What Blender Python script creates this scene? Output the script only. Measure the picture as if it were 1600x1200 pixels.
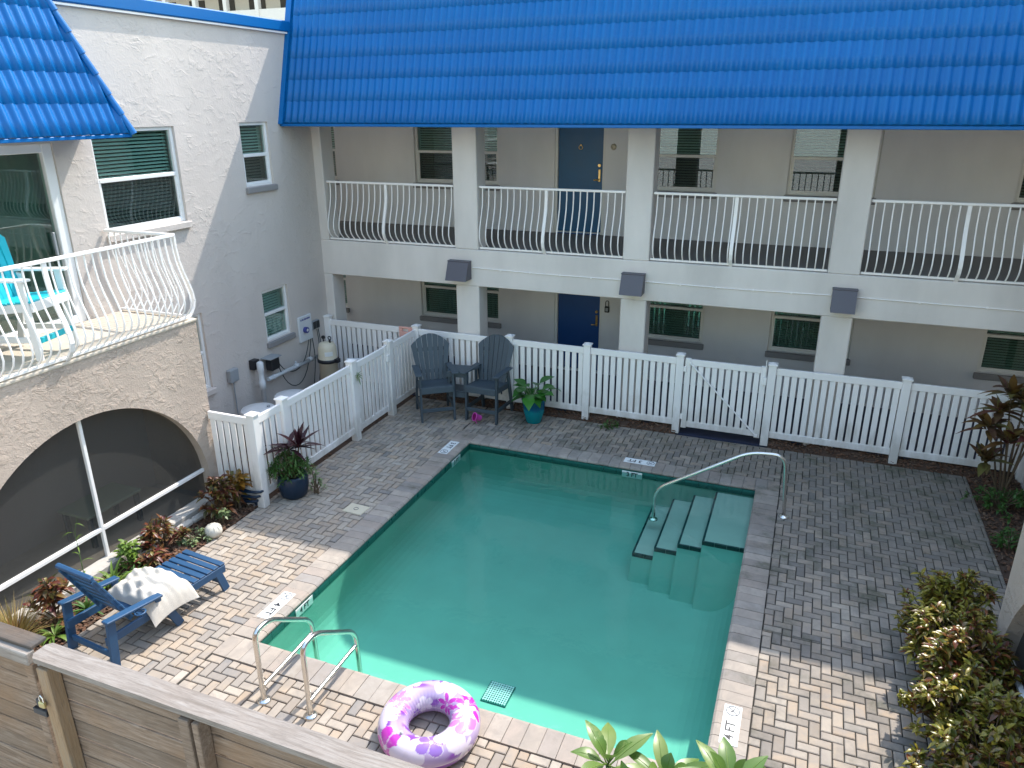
import bpy, math, random
from mathutils import Vector, Matrix
import numpy as np
random.seed(7)
scene = bpy.context.scene
for o in list(bpy.data.objects): bpy.data.objects.remove(o)
col = scene.collection
R = math.radians

# ------------------------------------------------------------------ camera
cam_d = bpy.data.cameras.new("camera"); cam = bpy.data.objects.new("camera", cam_d); col.objects.link(cam)
CAM = Vector((8.2362, -11.3361, 4.9765))
yaw, pitch, roll = R(-21.6152), R(20.3542), R(-0.3190)
fw = Vector((math.sin(yaw)*math.cos(pitch), math.cos(yaw)*math.cos(pitch), -math.sin(pitch)))
rt0 = Vector((math.cos(yaw), -math.sin(yaw), 0)); up0 = rt0.cross(fw)
rt = rt0*math.cos(roll)+up0*math.sin(roll); up = up0*math.cos(roll)-rt0*math.sin(roll)
M = Matrix((rt, up, -fw)).transposed().to_4x4(); M.translation = CAM
cam.matrix_world = M
cam_d.sensor_width = 36; cam_d.lens = 1172.57/1600*36; cam_d.clip_start = .05; cam_d.clip_end = 600
scene.camera = cam
scene.render.resolution_x, scene.render.resolution_y = 1024, 768

# ------------------------------------------------------------------ light
SUN = Vector((.27, .714, 1.0)).normalized()
SUN_EL = math.asin(SUN.z); SUN_AZ = math.atan2(SUN.x, SUN.y)
w = bpy.data.worlds.new("World"); scene.world = w; w.use_nodes = True
nt = w.node_tree; nt.nodes.clear()
sky = nt.nodes.new('ShaderNodeTexSky'); sky.sky_type = 'NISHITA'; sky.sun_disc = False
sky.sun_elevation = SUN_EL; sky.sun_rotation = SUN_AZ; sky.dust_density = 1.5; sky.air_density = 2.0; sky.ozone_density = 1.0
bg = nt.nodes.new('ShaderNodeBackground'); bg.inputs[1].default_value = .15
wo = nt.nodes.new('ShaderNodeOutputWorld'); nt.links.new(sky.outputs[0], bg.inputs[0]); nt.links.new(bg.outputs[0], wo.inputs[0])
sd = bpy.data.lights.new("sun", 'SUN'); sd.energy = 2.0; sd.angle = R(.6); sd.color = (1, .945, .86)
so = bpy.data.objects.new("sun", sd); col.objects.link(so); so.location = (5, 5, 20)
so.rotation_euler = (-SUN).to_track_quat('-Z', 'Y').to_euler()
vs = scene.view_settings; vs.view_transform = 'Standard'; vs.look = 'None'; vs.gamma = 1; vs.use_curve_mapping = False; vs.exposure = 1.6
scene.cycles.max_bounces = 8; scene.cycles.diffuse_bounces = 6; scene.cycles.transparent_max_bounces = 12; scene.cycles.caustics_reflective = False

# ------------------------------------------------------------------ materials
MATS = {}
class N:
    def __init__(s, name):
        s.m = bpy.data.materials.new(name); s.m.use_nodes = True; s.t = s.m.node_tree; s.t.nodes.clear()
        s.out = s.n('ShaderNodeOutputMaterial'); MATS[name] = s.m
    def n(s, ty, **k):
        nd = s.t.nodes.new(ty)
        for a, b in k.items(): setattr(nd, a, b)
        return nd
    def l(s, a, b): s.t.links.new(a, b)
    def val(s, sock, v):
        if hasattr(v, 'is_linked') or hasattr(v, 'links'): s.l(v, sock)
        elif isinstance(v, (tuple, list)): sock.default_value = (*v, 1) if len(v) == 3 and len(sock.default_value) == 4 else v
        else: sock.default_value = v
    def math(s, op, a, b=0.0, c=0.0, clamp=False):
        m = s.n('ShaderNodeMath', operation=op); m.use_clamp = clamp
        for i, x in enumerate((a, b, c)): s.val(m.inputs[i], x)
        return m.outputs[0]
    def mix(s, f, a, b, blend='MIX'):
        m = s.n('ShaderNodeMix', data_type='RGBA', blend_type=blend); s.val(m.inputs[0], f); s.val(m.inputs[6], a); s.val(m.inputs[7], b)
        return m.outputs[2]
    def ramp(s, f, stops, interp='LINEAR'):
        r = s.n('ShaderNodeValToRGB'); s.val(r.inputs[0], f); r.color_ramp.interpolation = interp
        e = r.color_ramp.elements
        while len(e) > 1: e.remove(e[-1])
        e[0].position = stops[0][0]; e[0].color = (*stops[0][1], 1) if len(stops[0][1]) == 3 else stops[0][1]
        for p, c in stops[1:]:
            x = e.new(p); x.color = (*c, 1)
        return r.outputs[0]
    def coord(s, kind='Object', scale=(1, 1, 1), rot=(0, 0, 0)):
        t = s.n('ShaderNodeTexCoord'); mp = s.n('ShaderNodeMapping'); mp.inputs['Scale'].default_value = scale; mp.inputs['Rotation'].default_value = rot
        s.l(t.outputs[kind], mp.inputs[0]); return mp.outputs[0]
    def pos(s, scale=(1, 1, 1)):
        g = s.n('ShaderNodeNewGeometry'); mp = s.n('ShaderNodeMapping'); mp.inputs['Scale'].default_value = scale
        s.l(g.outputs['Position'], mp.inputs[0]); return mp.outputs[0]
    def noise(s, v, scale, detail=3, rough=.55, dist=0.0, col=False):
        t = s.n('ShaderNodeTexNoise'); s.l(v, t.inputs['Vector']); t.inputs['Scale'].default_value = scale; t.inputs['Detail'].default_value = detail
        t.inputs['Roughness'].default_value = rough; t.inputs['Distortion'].default_value = dist
        return t.outputs[1 if col else 0]
    def voro(s, v, scale, feature='F1', out=0):
        t = s.n('ShaderNodeTexVoronoi', feature=feature); s.l(v, t.inputs['Vector']); t.inputs['Scale'].default_value = scale; return t.outputs[out]
    def rnd(s):
        g = s.n('ShaderNodeNewGeometry'); o = s.n('ShaderNodeObjectInfo')
        return s.math('FRACT', s.math('ADD', g.outputs['Random Per Island'], s.math('MULTIPLY', o.outputs['Random'], 1.7)))
    def bump(s, h, strength=.5, dist=.01):
        b = s.n('ShaderNodeBump'); b.inputs['Strength'].default_value = strength; b.inputs['Distance'].default_value = dist; s.l(h, b.inputs['Height']); return b.outputs[0]
    def bsdf(s, color, rough=.6, metal=0.0, spec=.5, normal=None, **k):
        p = s.n('ShaderNodeBsdfPrincipled'); s.val(p.inputs['Base Color'], color); s.val(p.inputs['Roughness'], rough); s.val(p.inputs['Metallic'], metal)
        s.val(p.inputs['Specular IOR Level'], spec)
        if normal is not None: s.l(normal, p.inputs['Normal'])
        for a, b in k.items(): s.val(p.inputs[a.replace('_', ' ')], b)
        return p.outputs[0]
    def end(s, sh): s.l(sh, s.out.inputs['Surface']); return s.m

def plain(name, c, rough=.55, metal=0.0, spec=.5, var=.12, nscale=6.0, bump=0.0, bscale=120.0, island=0.0):
    n = N(name); v = n.pos()
    f = n.noise(v, nscale, 4)
    cc = n.mix(f, tuple(x*(1-var) for x in c), tuple(min(1, x*(1+var)) for x in c))
    if island: cc = n.mix(n.rnd(), cc, tuple(x*(1-island) for x in c))
    nm = n.bump(n.noise(v, bscale, 2), bump, .004) if bump else None
    r = n.math('ADD', n.math('MULTIPLY', f, .2), rough-.1)
    return n.end(n.bsdf(cc, r, metal, spec, nm))

def stucco(name, c, sx=9.0, strength=.9, dist=.025, dirt=.12, sparse=.0):
    n = N(name); v = n.pos((1, 1, 1.25))
    a = n.noise(v, sx, 6, .62, .7); b = n.noise(v, sx*5, 4, .6)
    h = n.ramp(a, [(.30+sparse*.5, (0, 0, 0)), (.52+sparse*.3, (.35, .35, .35)), (.60+sparse*.3, (1, 1, 1))])
    patch = n.ramp(n.noise(v, sx*.18, 3), [(.38, (.15, .15, .15)), (.62, (1, 1, 1))])
    h2 = n.math('ADD', n.math('MULTIPLY', h, patch), n.math('MULTIPLY', b, .35))
    nm = n.bump(h2, strength, dist)
    st = n.noise(n.pos((.7, .7, .25)), 1.6, 5)
    cc = n.mix(n.ramp(st, [(.35, (1, 1, 1)), (.7, (0, 0, 0))]), c, tuple(x*(1-dirt) for x in c))
    cc = n.mix(n.math('MULTIPLY', b, .25), cc, tuple(x*.86 for x in c))
    return n.end(n.bsdf(cc, .9, 0, .2, nm))
stucco('wall_stucco', (.615, .555, .515), 6.0, .42, .02, .12, .12)
stucco('porch_stucco', (.53, .435, .365), 9.0, .6, .028, .2)
stucco('smooth_wall', (.76, .71, .67), 30.0, .25, .006, .22)
stucco('gallery_wall_shade_lift', (.76, .75, .755), 30.0, .25, .006, .15)  # copy of the wall paint, tinted paler and bluer to offset gallery shade
stucco('sill_grey', (.27, .26, .26), 30.0, .3, .006)
def vinyl():
    n = N('white_vinyl'); v = n.pos(); sep = n.n('ShaderNodeSeparateXYZ'); n.l(v, sep.inputs[0])
    f = n.noise(n.pos((1, 1, .35)), 5, 5, .65); g = n.noise(v, 40, 3)
    gr = n.math('SUBTRACT', n.math('MULTIPLY', f, 1.3), n.math('MULTIPLY', sep.outputs[2], .75))
    k = n.ramp(gr, [(.25, (0, 0, 0)), (.62, (1, 1, 1))])
    c = n.mix(n.math('MULTIPLY', k, .55), n.mix(n.rnd(), (.90, .865, .845), (.85, .82, .80)), (.45, .42, .36))
    return n.end(n.bsdf(c, n.math('ADD', n.math('MULTIPLY', g, .2), .3), 0, .45))
vinyl()
plain('white_metal', (.88, .85, .83), .35, var=.03)
plain('white_frame', (.78, .78, .77), .4, var=.04)
plain('cream_frame', (.66, .655, .63), .45, var=.05)
plain('walkway_grey', (.16, .15, .148), .7, var=.2)
plain('walkway_navy', (.022, .028, .06), .6, var=.3)
plain('balcony_floor', (.52, .46, .38), .8, var=.15, nscale=10, bump=.2)
plain('soffit', (.80, .80, .81), .8, var=.05)
plain('curtain_green', (.16, .22, .19), .9)
plain('dark_inside', (.012, .016, .016), .9)
plain('blind_white', (.50, .54, .52), .6)
plain('lamp_box', (.10, .095, .115), .5, var=.1)
plain('door_blue', (.006, .055, .20), .4, var=.1)
plain('door_teal', (.004, .085, .20), .4, var=.1)
plain('brass', (.65, .45, .18), .3, 1.0)
plain('black_plastic', (.012, .014, .018), .45)
plain('grey_plastic', (.28, .30, .32), .5)
plain('white_plastic', (.62, .64, .66), .45, var=.06)
plain('cream_plastic', (.60, .53, .40), .4, var=.08)
plain('cable', (.01, .025, .025), .5)
plain('slate_wood', (.062, .085, .105), .55, var=.18, nscale=14, island=.25)
plain('chaise_blue', (.022, .085, .19), .45, var=.14, nscale=12, island=.2)
plain('turquoise', (.01, .42, .50), .45, var=.08)
plain('peach_plastic', (.75, .40, .33), .5)
plain('pink_plastic', (.72, .08, .45), .35)
plain('dark_pink', (.35, .01, .16), .35)
plain('navy_plastic', (.006, .022, .05), .4)
plain('mulch_soil', (.075, .045, .03), .95, var=.4, nscale=25, bump=.6, bscale=60)
plain('ground', (.40, .385, .36), .95, var=.2)
plain('stone_white', (.62, .58, .50), .8, var=.2, nscale=30, bump=.5, bscale=50)
plain('curb', (.46, .43, .39), .9, var=.25, nscale=9, bump=.5, bscale=60)
plain('marker_white', (.74, .75, .74), .4, var=.1, nscale=40)
plain('ink', (.015, .015, .02), .5)
plain('ink_grey', (.10, .105, .115), .5)
plain('ink_blue', (.05, .06, .25), .5)
plain('far_wall', (.72, .68, .62), .9, var=.05)
plain('far_dark', (.06, .055, .05), .8)
plain('stem_brown', (.13, .09, .055), .85, var=.3, nscale=30)
plain('stem_green', (.10, .17, .05), .6, var=.2)
plain('label_paper', (.7, .7, .68), .6)
plain('padlock_brass', (.5, .42, .2), .35, .8)
plain('table_top_sun_patch', (.34, .42, .30), .5)

def metal(name, c, rough):
    n = N(name); f = n.noise(n.pos(), 20, 3)
    return n.end(n.bsdf(c, n.math('ADD', n.math('MULTIPLY', f, .15), rough), 1.0))
metal('stainless', (.72, .70, .66), .14)

def blue_metal():
    n = N('blue_tile'); v = n.pos()
    f = n.noise(v, 1.3, 4); g = n.noise(v, 30, 2)
    c = n.mix(f, (.0008, .105, .34), (.001, .14, .42))
    c = n.mix(n.math('MULTIPLY', n.ramp(n.noise(n.pos((6, 6, .5)), 1.2, 5, .65), [(.45, (0, 0, 0)), (.75, (1, 1, 1))]), .45), c, (.004, .14, .37))
    c = n.mix(n.math('MULTIPLY', n.rnd(), .3), c, (.001, .085, .29))
    r = n.math('ADD', n.math('MULTIPLY', g, .12), .34)
    return n.end(n.bsdf(c, r, 0, .3, n.bump(f, .05, .01)))
blue_metal()

def glass(name, tint, alpha_dark=0.0):
    n = N(name)
    g_ = n.n('ShaderNodeNewGeometry'); fr = n.n('ShaderNodeFresnel'); n.l(n.math('SUBTRACT', 1.5, n.math('MULTIPLY', g_.outputs['Backfacing'], .8333)), fr.inputs[0])
    tr = n.n('ShaderNodeBsdfTransparent'); tr.inputs[0].default_value = (*tint, 1)
    gl = n.n('ShaderNodeBsdfGlossy'); gl.inputs['Roughness'].default_value = .015
    d = n.n('ShaderNodeBsdfDiffuse'); d.inputs[0].default_value = (.012, .017, .017, 1)
    m0 = n.n('ShaderNodeMixShader'); m0.inputs[0].default_value = alpha_dark; n.l(tr.outputs[0], m0.inputs[1]); n.l(d.outputs[0], m0.inputs[2])
    m = n.n('ShaderNodeMixShader'); n.l(n.math('MULTIPLY', fr.outputs[0], 2.6, clamp=True), m.inputs[0]); n.l(m0.outputs[0], m.inputs[1]); n.l(gl.outputs[0], m.inputs[2])
    return n.end(m.outputs[0])
glass('glass_green', (.78, .93, .89)); glass('glass_screened', (.72, .82, .79), .22); glass('glass_dark', (.66, .82, .77), .06)

def screen():
    n = N('screen_mesh')
    tr = n.n('ShaderNodeBsdfTransparent'); d = n.bsdf((.045, .045, .043), .7, 0, .3)
    m = n.n('ShaderNodeMixShader'); m.inputs[0].default_value = .66; n.l(tr.outputs[0], m.inputs[1]); n.l(d, m.inputs[2])
    return n.end(m.outputs[0])
screen()

def water():
    n = N('water'); v = n.pos()
    h = n.math('ADD', n.noise(v, 3.0, 3, .5, .3), n.math('MULTIPLY', n.noise(v, 11, 2), .25))
    nm = n.bump(h, .22, .02)
    fr = n.n('ShaderNodeFresnel'); fr.inputs[0].default_value = 1.33; n.l(nm, fr.inputs['Normal'])
    tr = n.n('ShaderNodeBsdfTransparent'); tr.inputs[0].default_value = (.72, .97, .915, 1)
    m0 = tr
    gl = n.n('ShaderNodeBsdfGlossy'); gl.inputs['Roughness'].default_value = .02; n.l(nm, gl.inputs['Normal'])
    m = n.n('ShaderNodeMixShader'); n.l(fr.outputs[0], m.inputs[0]); n.l(m0.outputs[0], m.inputs[1]); n.l(gl.outputs[0], m.inputs[2])
    return n.end(m.outputs[0])
water()
plain('pool_plaster', (.21, .46, .375), .8, var=.12, nscale=2.5)
plain('pool_tile', (.012, .12, .10), .3, var=.3, nscale=8)
plain('step_plaster', (.46, .50, .44), .8, var=.12, nscale=4)
plain('step_tile', (.008, .05, .055), .3, var=.2)
plain('drain_grate', (.70, .80, .80), .5)

def paver(name, coping=False):
    n = N(name); v = n.pos(); r = n.rnd()
    if coping:
        base = n.ramp(r, [(0, (.38, .32, .27)), (.3, (.45, .385, .325)), (.55, (.36, .33, .30)), (.8, (.42, .33, .27)), (1, (.33, .305, .29))])
    else:
        base = n.ramp(r, [(0, (.43, .355, .28)), (.18, (.39, .29, .205)), (.34, (.46, .39, .315)), (.5, (.32, .285, .25)), (.62, (.42, .33, .245)), (.78, (.48, .42, .355)), (.9, (.34, .275, .215)), (1, (.23, .22, .215))])
    b1 = n.noise(v, 7, 4, .6, .6)
    base = n.mix(n.ramp(b1, [(.38, (0, 0, 0)), (.66, (.85, .85, .85))]), base, (.31, .27, .235))
    sp = n.noise(v, 140, 3)
    base = n.mix(n.math('MULTIPLY', sp, .35), base, (.25, .22, .19))
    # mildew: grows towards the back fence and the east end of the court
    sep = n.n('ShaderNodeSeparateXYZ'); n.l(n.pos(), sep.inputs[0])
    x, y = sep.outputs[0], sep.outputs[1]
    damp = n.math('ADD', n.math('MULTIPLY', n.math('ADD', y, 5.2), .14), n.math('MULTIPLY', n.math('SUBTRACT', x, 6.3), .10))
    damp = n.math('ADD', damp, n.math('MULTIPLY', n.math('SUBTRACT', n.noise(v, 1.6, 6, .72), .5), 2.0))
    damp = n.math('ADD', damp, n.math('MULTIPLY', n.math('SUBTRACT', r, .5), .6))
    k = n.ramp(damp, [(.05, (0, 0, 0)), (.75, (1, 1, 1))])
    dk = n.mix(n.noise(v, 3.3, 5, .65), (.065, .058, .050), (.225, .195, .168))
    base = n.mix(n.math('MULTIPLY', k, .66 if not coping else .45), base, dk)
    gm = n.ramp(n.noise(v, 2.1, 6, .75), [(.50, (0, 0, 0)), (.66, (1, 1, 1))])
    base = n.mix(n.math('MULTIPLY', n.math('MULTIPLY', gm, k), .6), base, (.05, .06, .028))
    nm = n.bump(n.math('ADD', sp, b1), .35, .006)
    return n.end(n.bsdf(base, .85, 0, .25, nm))
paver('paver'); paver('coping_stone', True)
plain('joint_sand', (.028, .025, .021), .95, var=.3, nscale=30)

def wood(name, c1, c2, c3, axis=(1, 14, 14), warm=.45):
    n = N(name); t = n.n('ShaderNodeTexCoord'); o = n.n('ShaderNodeObjectInfo')
    mp = n.n('ShaderNodeMapping'); mp.inputs['Scale'].default_value = axis; n.l(t.outputs['Object'], mp.inputs[0])
    off = n.n('ShaderNodeVectorMath', operation='ADD'); n.l(mp.outputs[0], off.inputs[0])
    cb = n.n('ShaderNodeCombineXYZ'); n.l(n.math('MULTIPLY', o.outputs['Random'], 37), cb.inputs[0]); n.l(n.math('MULTIPLY', o.outputs['Random'], 91), cb.inputs[1]); n.l(cb.outputs[0], off.inputs[1])
    v = off.outputs[0]
    g = n.noise(v, 3.0, 6, .65, .8); fine = n.noise(v, 14, 4, .7)
    c = n.ramp(g, [(.3, c1), (.5, c2), (.7, c3)])
    blotch = n.noise(n.pos((1, 1, 1)), 2.2, 4)
    c = n.mix(n.math('MULTIPLY', n.ramp(blotch, [(.45, (0, 0, 0)), (.68, (1, 1, 1))]), warm), c, n.mix(g, (.20, .115, .065), (.33, .22, .14)))
    c = n.mix(n.math('MULTIPLY', o.outputs['Random'], .45), c, (.13, .105, .085))
    c = n.mix(n.math('MULTIPLY', n.ramp(fine, [(.5, (0, 0, 0)), (.75, (1, 1, 1))]), .5), c, (.10, .08, .065))
    kn = n.voro(n.coord('Object', (2.2, 7, 7)), 1.0); 
    c = n.mix(n.ramp(kn, [(.06, (1, 1, 1)), (.12, (0, 0, 0))]), c, (.05, .03, .02))
    return n.end(n.bsdf(c, .85, 0, .2, n.bump(n.math('ADD', g, fine), .5, .006)))
wood('old_wood', (.13, .088, .062), (.26, .185, .135), (.36, .28, .22), (1, 14, 14), .9)
wood('cap_wood', (.20, .17, .148), (.30, .262, .235), (.38, .345, .315), (1, 14, 14), .15)
wood('post_wood', (.27, .17, .09), (.36, .24, .14), (.33, .26, .19), (14, 14, 1))
wood('black_wood', (.03, .03, .032), (.06, .06, .062), (.10, .10, .10))

def leafmat(name, stops, rough=.4, trans=.25, mid=None):
    n = N(name); r = n.rnd(); v = n.pos()
    c = n.ramp(n.math('FRACT', n.math('ADD', r, n.math('MULTIPLY', n.noise(v, 22, 3), .25))), stops)
    d = n.bsdf(c, rough, 0, .45)
    t = n.n('ShaderNodeBsdfTranslucent'); n.l(c, t.inputs[0])
    m = n.n('ShaderNodeMixShader'); m.inputs[0].default_value = trans; n.l(d, m.inputs[1]); n.l(t.outputs[0], m.inputs[2])
    return n.end(m.outputs[0])
leafmat('croton', [(0, (.18, .19, .025)), (.2, (.33, .26, .035)), (.36, (.07, .09, .015)), (.5, (.22, .18, .025)), (.62, (.17, .05, .018)), (.76, (.06, .05, .015)), (.88, (.40, .33, .06)), (1, (.15, .17, .03))], .3, .3)
leafmat('croton_mixed', [(0, (.09, .12, .02)), (.2, (.26, .20, .03)), (.36, (.05, .075, .015)), (.5, (.20, .07, .02)), (.62, (.14, .03, .02)), (.76, (.06, .06, .015)), (.88, (.36, .22, .04)), (1, (.10, .12, .02))], .3, .3)
leafmat('croton_red', [(0, (.14, .02, .025)), (.3, (.05, .06, .02)), (.5, (.24, .09, .03)), (.7, (.10, .02, .025)), (1, (.22, .19, .04))])
leafmat('croton_orange', [(0, (.34, .17, .02)), (.4, (.24, .10, .015)), (.7, (.10, .10, .02)), (1, (.38, .24, .04))])
leafmat('cordyline', [(0, (.055, .014, .022)), (.5, (.035, .012, .018)), (1, (.09, .025, .03))], .35, .12)
leafmat('ti_plant', [(0, (.12, .03, .035)), (.35, (.20, .13, .03)), (.6, (.09, .03, .03)), (1, (.16, .15, .04))], .4, .2)
leafmat('herb_green', [(0, (.05, .13, .025)), (.5, (.08, .17, .035)), (1, (.04, .09, .02))], .5)
leafmat('lime_green', [(0, (.17, .27, .04)), (.5, (.11, .20, .03)), (1, (.22, .32, .07))], .45, .3)
leafmat('broad_green', [(0, (.035, .17, .02)), (.5, (.05, .22, .025)), (1, (.03, .12, .02))], .3)
leafmat('plumeria', [(0, (.13, .22, .045)), (.5, (.09, .17, .03)), (1, (.20, .27, .07))], .35, .3)
leafmat('straw', [(0, (.36, .25, .09)), (.4, (.45, .33, .13)), (.7, (.25, .24, .07)), (1, (.40, .22, .10))], .6, .3)
leafmat('pale_green', [(0, (.22, .28, .12)), (.5, (.15, .22, .09)), (1, (.34, .38, .22))], .55)
leafmat('mulch_chips', [(0, (.10, .05, .03)), (.4, (.16, .08, .045)), (.7, (.06, .035, .025)), (1, (.22, .14, .09))], .9, 0.0)

def pot_mat():
    n = N('teal_glaze'); sep = n.n('ShaderNodeSeparateXYZ'); n.l(n.pos(), sep.inputs[0])
    f = n.math('ADD', sep.outputs[2], n.math('MULTIPLY', n.noise(n.pos(), 9, 3), .08))
    c = n.ramp(f, [(.0, (.0, .19, .22)), (.26, (.0, .21, .25)), (.31, (.0, .10, .19)), (.36, (.0, .08, .16))])
    return n.end(n.bsdf(c, .18, 0, .5))
pot_mat()
def attr_mat():
    n = N('ring_print'); a = n.n('ShaderNodeAttribute'); a.attribute_name = 'print'
    return n.end(n.bsdf(a.outputs['Color'], .12, 0, .6, None, Coat_Weight=.4, Coat_Roughness=.08, Subsurface_Weight=.0))
attr_mat()
def fabric():
    n = N('towel_white'); v = n.pos(); f = n.noise(v, 5, 4); g = n.noise(v, 220, 2)
    return n.end(n.bsdf(n.mix(f, (.52, .48, .42), (.62, .585, .53)), .95, 0, .1, n.bump(n.math('ADD', g, n.math('MULTIPLY', f, 2)), .5, .006)))
fabric()

# ------------------------------------------------------------------ geometry helpers
WL = {}
class MB:
    def __init__(s): s.v = []; s.f = []; s.sm = []
    def add(s, vs, fs, smooth=False):
        o = len(s.v); s.v += [tuple(v) for v in vs]; s.f += [tuple(i+o for i in f) for f in fs]; s.sm += [smooth]*len(fs); return s
    def box(s, x0, x1, y0, y1, z0, z1, b=0.0):
        return s.obox(((x0+x1)/2, (y0+y1)/2, (z0+z1)/2), (abs(x1-x0), abs(y1-y0), abs(z1-z0)), None, b)
    def obox(s, c, d, rot=None, b=0.0):
        hx, hy, hz = d[0]/2, d[1]/2, d[2]/2; c = Vector(c)
        if b <= 0:
            P = [Vector((sx*hx, sy*hy, sz*hz)) for sx in (-1, 1) for sy in (-1, 1) for sz in (-1, 1)]
            F = [(0, 1, 3, 2), (4, 6, 7, 5), (0, 4, 5, 1), (2, 3, 7, 6), (0, 2, 6, 4), (1, 5, 7, 3)]
        else:
            b = min(b, hx*.8, hy*.8, hz*.8); P = []; ix = {}
            for sx in (-1, 1):
                for sy in (-1, 1):
                    for sz in (-1, 1):
                        for a in range(3):
                            h = [hx-b, hy-b, hz-b]; h[a] += b
                            ix[sx, sy, sz, a] = len(P); P.append(Vector((sx*h[0], sy*h[1], sz*h[2])))
            F = []
            for a in range(3):
                o1, o2 = [i for i in range(3) if i != a]
                for sg in (-1, 1):
                    q = []
                    for (p1, p2) in ((-1, -1), (1, -1), (1, 1), (-1, 1)):
                        k = [0, 0, 0]; k[a] = sg; k[o1] = p1; k[o2] = p2; q.append(ix[(*k, a)])
                    flip = (sg < 0) != (a == 1)
                    F.append(tuple(q[::-1]) if flip else tuple(q))
            for a in range(3):
                o1, o2 = [i for i in range(3) if i != a]
                for p1 in (-1, 1):
                    for p2 in (-1, 1):
                        k0 = [0, 0, 0]; k0[o1] = p1; k0[o2] = p2; k1 = list(k0); k0[a] = -1; k1[a] = 1
                        F.append((ix[(*k0, o1)], ix[(*k1, o1)], ix[(*k1, o2)], ix[(*k0, o2)]))
            for sx in (-1, 1):
                for sy in (-1, 1):
                    for sz in (-1, 1): F.append(tuple(ix[sx, sy, sz, a] for a in range(3)))
        if rot is not None: P = [rot @ p for p in P]
        return s.add([p+c for p in P], F)
    def bar(s, a, b, wd, ht, upv=(0, 0, 1), bev=0.0):
        a = Vector(a); b = Vector(b); d = b-a; L = d.length; d.normalize(); u = Vector(upv); sx = d.cross(u)
        if sx.length < 1e-4: sx = d.cross(Vector((1, 0, 0)))
        sx.normalize(); u = sx.cross(d)
        rot = Matrix((d, sx, u)).transposed()
        return s.obox((a+b)/2, (L, wd, ht), rot, bev)
    def tube(s, pts, r, n=8, caps=True, closed=False):
        pts = [Vector(p) for p in pts]; m = len(pts); rs = r if isinstance(r, (list, tuple)) else [r]*m
        V = []; prev = None
        for i, p in enumerate(pts):
            if closed: t = (pts[(i+1) % m]-pts[i-1])
            else: t = pts[min(i+1, m-1)]-pts[max(i-1, 0)]
            t.normalize()
            if prev is None:
                a = Vector((0, 0, 1)) if abs(t.z) < .9 else Vector((1, 0, 0)); u = t.cross(a).normalized()
            else:
                u = prev-t*prev.dot(t); u.normalize()
            prev = u; w_ = t.cross(u)
            for k in range(n):
                an = 2*math.pi*k/n; V.append(p+(u*math.cos(an)+w_*math.sin(an))*rs[i])
        F = []
        for i in range(m if closed else m-1):
            j = (i+1) % m
            for k in range(n): F.append((i*n+k, i*n+(k+1) % n, j*n+(k+1) % n, j*n+k))
        s.add(V, F, True)
        if caps and not closed:
            s.add([V[k] for k in range(n)], [tuple(range(n))[::-1]]); s.add([V[(m-1)*n+k] for k in range(n)], [tuple(range(n))])
        return s
    def lathe(s, prof, c=(0, 0, 0), n=24, smooth=True):
        V = []; F = []
        for (r, z) in prof:
            for k in range(n):
                a = 2*math.pi*k/n; V.append((c[0]+r*math.cos(a), c[1]+r*math.sin(a), c[2]+z))
        for i in range(len(prof)-1):
            for k in range(n): F.append((i*n+k, i*n+(k+1) % n, (i+1)*n+(k+1) % n, (i+1)*n+k))
        s.add(V, F, smooth)
        if prof[-1][0] > 1e-4: s.add(V[-n:], [tuple(range(n))])
        if prof[0][0] > 1e-4: s.add(V[:n], [tuple(range(n))[::-1]])
        return s
    def prism(s, poly, fn, t0, t1):
        m = len(poly); V = [fn(a, b, t0) for a, b in poly]+[fn(a, b, t1) for a, b in poly]
        F = [tuple(range(m))[::-1], tuple(range(m, 2*m))]+[(i, (i+1) % m, m+(i+1) % m, m+i) for i in range(m)]
        return s.add(V, F)
    def leaf(s, base, d, L, W, droop=.3, fold=.25, segs=4, side=None, shape=1.0):
        base = Vector(base); d = Vector(d).normalized()
        sd_ = Vector(side) if side is not None else d.cross(Vector((0, 0, 1)))
        if sd_.length < 1e-3: sd_ = Vector((1, 0, 0))
        sd_.normalize(); nrm = sd_.cross(d).normalized()
        V = []; F = []
        for i in range(segs+1):
            t = i/segs; p = base+d*(L*t)-Vector((0, 0, 1))*(droop*L*t*t)
            wd = W*.5*max(.04, math.sin(math.pi*min(1, max(0, t))**shape)) if 0 < t < 1 else W*.04
            V += [p-sd_*wd+nrm*(fold*wd), p, p+sd_*wd+nrm*(fold*wd)]
        for i in range(segs):
            a = i*3; b = a+3; F += [(a, a+1, b+1, b), (a+1, a+2, b+2, b+1)]
        return s.add(V, F, True)
    def build(s, name, mat, parent=None, world=True, mirror=None, kind=None, loc=None):
        v = s.v; f = s.f
        if mirror is not None: v = [(mirror-p[0], p[1], p[2]) for p in v]; f = [x[::-1] for x in f]
        off = Vector((0, 0, 0))
        if parent is not None and world: off = WL[parent]
        if loc is not None: off = off+Vector(loc) if False else Vector(loc)+ (Vector((0,0,0)) if parent is None else Vector((0,0,0)))
        me = bpy.data.meshes.new(name); me.from_pydata([(p[0]-off[0], p[1]-off[1], p[2]-off[2]) for p in v], [], f)
        me.polygons.foreach_set('use_smooth', s.sm); me.materials.append(MATS[mat]); me.update()
        o = bpy.data.objects.new(name, me); col.objects.link(o)
        if parent is not None: o.parent = parent
        base = WL[parent] if parent is not None else Vector((0, 0, 0))
        if loc is not None: o.location = Vector(loc)-(base if world else Vector((0,0,0)))
        WL[o] = base if loc is None else Vector(loc)
        if kind: o['kind'] = kind
        return o
def tag(o, label, cat, group=None):
    o['label'] = label; o['category'] = cat
    if group: o['group'] = group
    return o
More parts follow.
